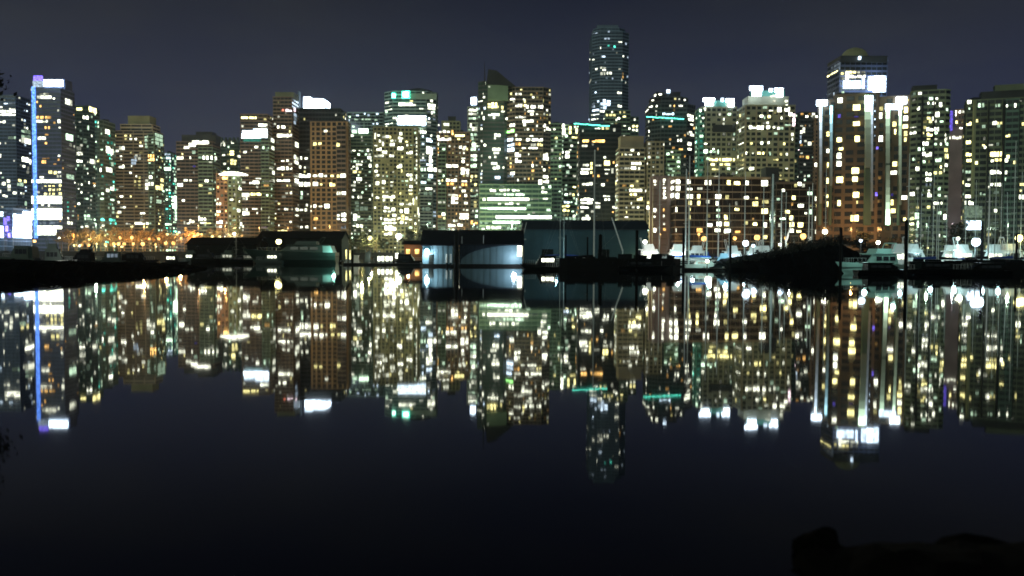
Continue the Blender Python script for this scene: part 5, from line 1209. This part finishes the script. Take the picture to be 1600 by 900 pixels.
for px_, d_, L_, rz_, hm_, pw_, lb_ in ((1150, 160, 5, 0, WHITEG, 420, 'white cruiser behind the black piling at the foot of the mound'), (1172, 164, 5, 180, TEALG, 420, 'teal white cruiser under the white work lamp'), (1200, 168, 5.5, 0, WHITEG, 300, 'white cruiser moored below the thickest mast'), (1082, 172, 5.5, 180, WHITEG, 420, 'white cruiser behind the teal lit sailboat')):
    c = cruiser(lb_, px_, d_, L_ * 1.2, rz_, hm_, WHITEG, ('B', 'n') if L_ < 5.2 else None, True, COVB if L_ > 5.2 else None, k=1.4)
    point_light(c, (.6, -3.4 if rz_ == 0 else 3.4, 2.6), pw_ * .6, (.7, .97, 1), .3)  # added light without a visible lamp, brightens the boat
cruiser('round topped dark cabin boat left of the blazing white dock lamp', 1497, 132, 5.5, 180, DARKH, COVD, None, True, COVD, k=.62)
R2 = [(1448, 150, 7, 180, 338, ALU, .06, 'small sailboat with a slanting thin mast right of the black piling'), (1544, 134, 8.5, 0, 272, ALUW, .12, 'sailboat with a bluish floodlit mast right of the blazing white dock lamp'), (1554, 142, 8, 180, 254, ALU, .07, 'sailboat with a thin grey mast left of the round yellow lamp'),
      (1583, 138, 9, 0, 220, ALU, .07, 'sailboat with the tallest thin mast near the right edge'), (1574, 150, 7.5, 180, 300, ALU, .06, 'sailboat with a leaning mast near the right edge'), (1438, 160, 7, 0, 300, ALU, .05, 'sailboat with a faint mast behind the navy boom cover'), (1523, 150, 7, 0, 282, ALU, .05, 'sailboat with a faint mast above the blazing white dock lamp')]
R2 += [(1432, 158, 7, 0, 292, ALU, .05, 'sailboat with a faint mast above the small teal white cruiser'), (1457, 162, 7.5, 180, 270, ALU, .06, 'sailboat with a tall faint mast left of the narrow pink tower'), (1478, 158, 7, 0, 305, ALU, .05, 'sailboat with a faint mast in front of the narrow pink tower'), (1508, 156, 7, 180, 312, ALU, .06, 'sailboat with a mast at the left edge of the wide olive tower'), (1563, 154, 7.5, 0, 286, ALU, .06, 'sailboat with a thin mast right of the round yellow lamp'), (1594, 150, 7.5, 180, 268, ALU, .06, 'sailboat with the rightmost thin mast at the right edge')]
for px, d, L, rz, top, mm, mr, lb in R2: sailboat(lb, px, d, L, rz, top, DARKH if d < 145 else NAVYH, COVB if int(px) % 2 else COVD, None, mm, mr, lean=.02 if px in (1574,) else -.03 if px == 1448 else 0, mast_px=px)
cruiser('dark cruiser with a red lit cockpit near the right edge', 1563, 124, 6, 0, NAVYH, COVD, ('R', 'm'), False, RED, k=.62)
cruiser('dark cabin cruiser with a small white light at the right edge', 1596, 120, 6.5, 180, DARKH, COVD, ('B', 'm'), True, k=.62)
cruiser('long black launch moored in front of the dark sloops at the right', 1470, 118, 9, 0, DARKH, DARKH, None, False, k=.62)
cruiser('black launch moored below the blazing white dock lamp', 1535, 116, 7, 180, DARKH, DARKH, None, False, k=.62)

# ------------------------------------------------------------------ docks, pilings, dock lamps
PLANK = paint('grey_dock_planks', (.05, .05, .046), .9)
def dock(x0, x1, d, w, label):
    A, B = ground(x0, d), ground(x1, d); L = B.x - A.x
    t = thing('floating_dock', label, 'dock', ((A.x + B.x) / 2, d, 0))
    mb = MB(); mb.box(-L / 2, L / 2, 0, w, -.2, .32); part('float', mb, FLOATM, t)
    n = max(6, int(L / .9))
    mb = MB()
    for i in range(n): mb.box(-L / 2 + L * i / n + .02, -L / 2 + L * (i + 1) / n - .02, -.05, w + .05, .325, .40)
    part('deck_boards', mb, PLANK, t, kind='stuff')
    for i in range(max(2, int(L / 5)) + 1):
        x = -L / 2 + .3 + (L - .6) * i / max(2, int(L / 5)); mb = MB(); mb.box(x - .12, x + .12, .05, .25, .4, .62); part('cleat', mb, STEELP, t)
    return t
dock(826, 1068, 142.5, 2, 'long floating dock behind the black launches in the middle')
dock(1068, 1134, 134, 1.6, 'short green lit floating dock under the white sailboat')
dock(536, 660, 178, 1.8, 'floating dock with lit pedestals left of the cyan boathouse')
dock(1420, 1640, 136, 2, 'floating dock under the dark sloops at the right')
dock(290, 534, 206, 2, 'floating dock in front of the black boathouses')
dock(1000, 1150, 174, 2, 'floating dock behind the white cruiser pair')
def breakwater(label, x0, x1, d, h):
    A, B = ground(x0, d), ground(x1, d); L = B.x - A.x
    t = thing('floating_breakwater', label, 'breakwater', ((A.x + B.x) / 2, d, 0)); rn = random.Random(int(x0))
    mb = MB(); mb.prism([(-L / 2, .3), (-L / 2 + 1.2, -.4), (L / 2 - 1.2, -.4), (L / 2, .3), (L / 2 - .6, 2.0), (-L / 2 + .6, 2.0)], -.4, h * .8); part('pontoon', mb, FLOATM, t)
    x = -L / 2 + .8
    while x < L / 2 - 1.5:      # stowed gear, tenders under covers and net bins along the top
        w = rn.uniform(.8, 2.2); mb = MB(); mb.prism([(x, 0), (x + w, 0), (x + w * .95, 1.5), (x + w * .1, 1.5)], h * .8, h * rn.uniform(.86, 1.12)); part('stowed_cover', mb, COVD, t); x += w + rn.uniform(.1, .9)
    for i in range(int(L / 2.2)):
        mb = MB(); xx = -L / 2 + 1.4 + i * 2.2; mb.tube((xx, -.62, h * .45), (xx, -.42, h * .45), .3, .3, 8); part('tyre_fender', mb, COVD, t)
breakwater('long black floating breakwater with covered gear before the middle boats', 874, 1064, 132.5, 2.25)
breakwater('black floating breakwater with covered gear along the right hand boats', 1424, 1640, 119, 2.0)
for px_, d_, L_, rz_, lv_, lb_ in ((303, 203, 5.5, 0, 'n', 'dark cruiser with a lit cabin at the left end of the low black boathouse'), (352, 204, 6, 180, 'm', 'dark cruiser with a dim lit cabin before the middle of the low black boathouse'), (392, 203, 5, 0, 'd', 'dark cruiser between the two black boathouses'), (422, 192, 5.5, 180, 'n', 'small dark cruiser with lit windows below the round white dock lamp')):
    cruiser(lb_, px_, d_, L_, rz_, GREYH if lv_ != 'd' else DARKH, GREYH, ('W', lv_), True, None)

PILE = principled('tarred_pile', (.006, .006, .006), .85, noise=.4, scale=2, spec=.1)
for px, top, d, r, lb in ((995, 361, 132, .24, 'thick black piling in front of the right end of the teal boathouse'), (884, 368, 140, .13, 'thin black piling below the pair of thin masts'), (918, 371, 140, .13, 'thin black piling left of the taller pale mast'), (1068, 357, 128, .2, 'black piling at the left end of the teal lit sailboat'),
      (1141, 364, 128, .17, 'black piling at the left foot of the bushy mound'), (1313.5, 357, 116, .2, 'black piling left of the teal white yacht'), (1415.5, 345, 112, .22, 'tall black piling right of the teal white yacht'), (1534, 352, 130, .2, 'black piling right of the blazing white dock lamp'), (1588, 366, 128, .17, 'black piling near the right edge'),
      (713, 362, 160, .5, 'thick black piling between the cyan and pale blue boathouses'), (938, 368, 134, .3, 'thick black piling between the two tall pale masts'), (408, 366, 200, .14, 'thin pale topped piling left of the big dark yacht'), (1462, 366, 131, .17, 'black piling under the navy boom cover'), (551, 392, 172, .16, 'short black piling beside the glowing white stern boat')):
    t = thing('piling', lb, 'piling', ground(px, d)); h = at(px, top, d).z
    mb = MB(); mb.tube((0, 0, -1), (0, 0, h), r, r * .9, 9); part('pile', mb, PILE, t)
    mb = MB(); mb.tube((0, 0, h), (0, 0, h + r * .7), r * 1.1, r * .15, 9); part('pile_cap', mb, PILE, t)

def dock_lamp(label, px, py, d, code, r, power, level='x', base=.3):
    return street_lamp(label, px, py, d, code, level, r, power, None, 'dock lamp', 'dock_lamp', base, .06)
dock_lamp('round white dock lamp above the big dark motor yacht', 435.5, 377.5, 196.5, 'Y', .58, 260)
dock_lamp('white dock lamp low on the dock beside the teal lit sailboat', 1105, 408, 131.5, 'W', .26, 45)
dock_lamp('blazing blue white dock lamp among the masts at the right', 1525, 378, 129, 'B', .62, 300)
dock_lamp('white work lamp on the dock below the brown midrise', 1165, 380, 152, 'B', .5, 260)
dock_lamp('small white lamp right of the white work lamp', 1177, 384, 153, 'B', .25, 40)
dock_lamp('small bluish lamp at the left slope of the bushy mound', 1219, 382, 158, 'B', .22, 40)
dock_lamp('white lamp on the quay behind the teal white yacht', 1289, 362, 190, 'W', .55, 120)
dock_lamp('yellowish wall lamp glowing left of the blazing dock lamp', 1497, 373, 160, 'W', .32, 120)
dock_lamp('paired white deck lamp above the teal white yacht', 1345, 376, 135, 'B', .24, 40)
dock_lamp('warm white lamp behind the bow of the teal white yacht', 1372, 379, 136, 'W', .3, 40)
dock_lamp('warm lamp behind the dark sloops at the right edge', 1592, 372, 150, 'Y', .6, 220)
dock_lamp('white lamp right of the long teal boathouse', 1008, 378, 176, 'W', .4, 220)
for i, px in enumerate((592, 598, 605, 611)):
    t = thing('dock_pedestal', 'p', 'pedestal', ground(px, 177, .4), 0, 'lit pedestals on the dock'); single_out(t, 'lit white dock pedestal beside the grey green covered boat', px)
    mb = MB(); mb.box(-.25, .25, -.2, .2, 0, .45); part('base', mb, STEELP, t); mb = MB(); mb.box(-.22, .22, -.18, .18, .45, 1.35); part('lantern', mb, emit('W', 'b'), t)
for px, top, bot, lb in ((541, 390, 407, 'left of two tall lit yellow dock posts beside the dark yacht'), (547, 391, 404, 'right of two tall lit yellow dock posts beside the dark yacht')):
    t = thing('dock_post', lb, 'dock post', ground(px, 178.6, .4)); h = at(px, top, 178.6).z - .4
    mb = MB(); mb.tube((0, 0, 0), (0, 0, h * .3), .16, .16); part('base', mb, STEELP, t); mb = MB(); mb.tube((0, 0, h * .3), (0, 0, h), .15, .15); part('lantern', mb, emit('Y', 'n'), t)
for px, lb in ((698, 'left of two white fenders standing beside the cyan boathouse door'), (704, 'right of two white fenders standing beside the cyan boathouse door')):
    t = thing('fender_post', lb, 'fender post', ground(px, 163.8, 0)); mb = MB(); mb.tube((0, 0, -.3), (0, 0, .7), .12, .12); part('base', mb, FLOATM, t); mb = MB(); mb.tube((0, 0, .7), (0, 0, 2.3), .2, .16); part('fender', mb, WHITEG, t)

# ------------------------------------------------------------------ near shore at the lower right
def rock(label, px, py_top, d, w, h, seed, group=None):
    rn = random.Random(seed); g = ground(px, d)
    bm = bmesh.new(); bmesh.ops.create_icosphere(bm, subdivisions=3, radius=1)
    from mathutils import noise
    for v_ in bm.verts:
        q = v_.co.copy(); k = 1 + .35 * noise.noise(q * 1.3 + Vector((seed, 0, 0))) + .12 * noise.noise(q * 4 + Vector((0, seed, 0)))
        v_.co = Vector((q.x * w / 2 * k, q.y * w * .4 * k, q.z * h * k))
    me = bpy.data.meshes.new('rock'); bm.to_mesh(me); bm.free(); me.materials.append(DARKROCK)
    o = link('rock', me); o.location = (g.x, d, at(px, py_top, d).z - h * .95)
    o['label'] = label; o['category'] = 'rock'
    if group: o['group'] = group
NR = ((1292, 829, 7.4, .40, .17, 'round topped black rock standing at the left end of the near shore'), (1345, 868, 7.2, .8, .18, 'flat black rock right of the round topped rock'), (1420, 870, 7.1, .8, .2, 'black rock in the middle of the near shore'), (1480, 864, 7.2, .7, .22, 'black rock with a pointed top on the near shore'),
      (1560, 856, 7.3, 1.1, .26, 'largest black rock at the lower right corner'), (1290, 872, 7.0, .5, .22, 'black boulder under the round topped rock'))
for i, (px, py, d, w, h, lb) in enumerate(NR): rock(lb, px, py, d, w, h, 7 + i * 3)
mb = MB(); rn = random.Random(9)
nx, ny = 40, 10
for i in range(nx + 1):
    for j in range(ny + 1):
        x = 2.0 + 6.5 * i / nx; y = 4.2 + 3.3 * j / ny
        z = .1 + .24 * min(1, max(0, (x - 2.3) / .5)) * min(1, (1 - j / ny) * 3) + rn.uniform(-.03, .03) - (1 if i == 0 or j == ny else 0) * .3
        if x < 2.2: z -= .3
        mb.v.append((x, y, z))
for i in range(nx):
    for j in range(ny):
        a = i * (ny + 1) + j; mb.f.append((a, a + ny + 1, a + ny + 2, a + 1))
o = link('shore_ground', mb.mesh('shore_ground', DARKROCK)); o['kind'] = 'structure'

# ------------------------------------------------------------------ thin haze added to give the lights a soft glow
hz = bpy.data.materials.new('glow_haze'); hz.use_nodes = True
hn, hl = hz.node_tree.nodes, hz.node_tree.links
hn.clear()
ho = hn.new('ShaderNodeOutputMaterial'); hp = hn.new('ShaderNodeVolumePrincipled')
hp.inputs['Color'].default_value = (.6, .8, 1, 1); hp.inputs['Density'].default_value = 0.00008; hp.inputs['Anisotropy'].default_value = 0.8
hl.new(hp.outputs[0], ho.inputs['Volume'])
mb = MB(); mb.box(-2600, 2600, -80, 4050, -3.2, 320)
o = link('added_haze', mb.mesh('added_haze', hz)); o['kind'] = 'stuff'

settle_labels()
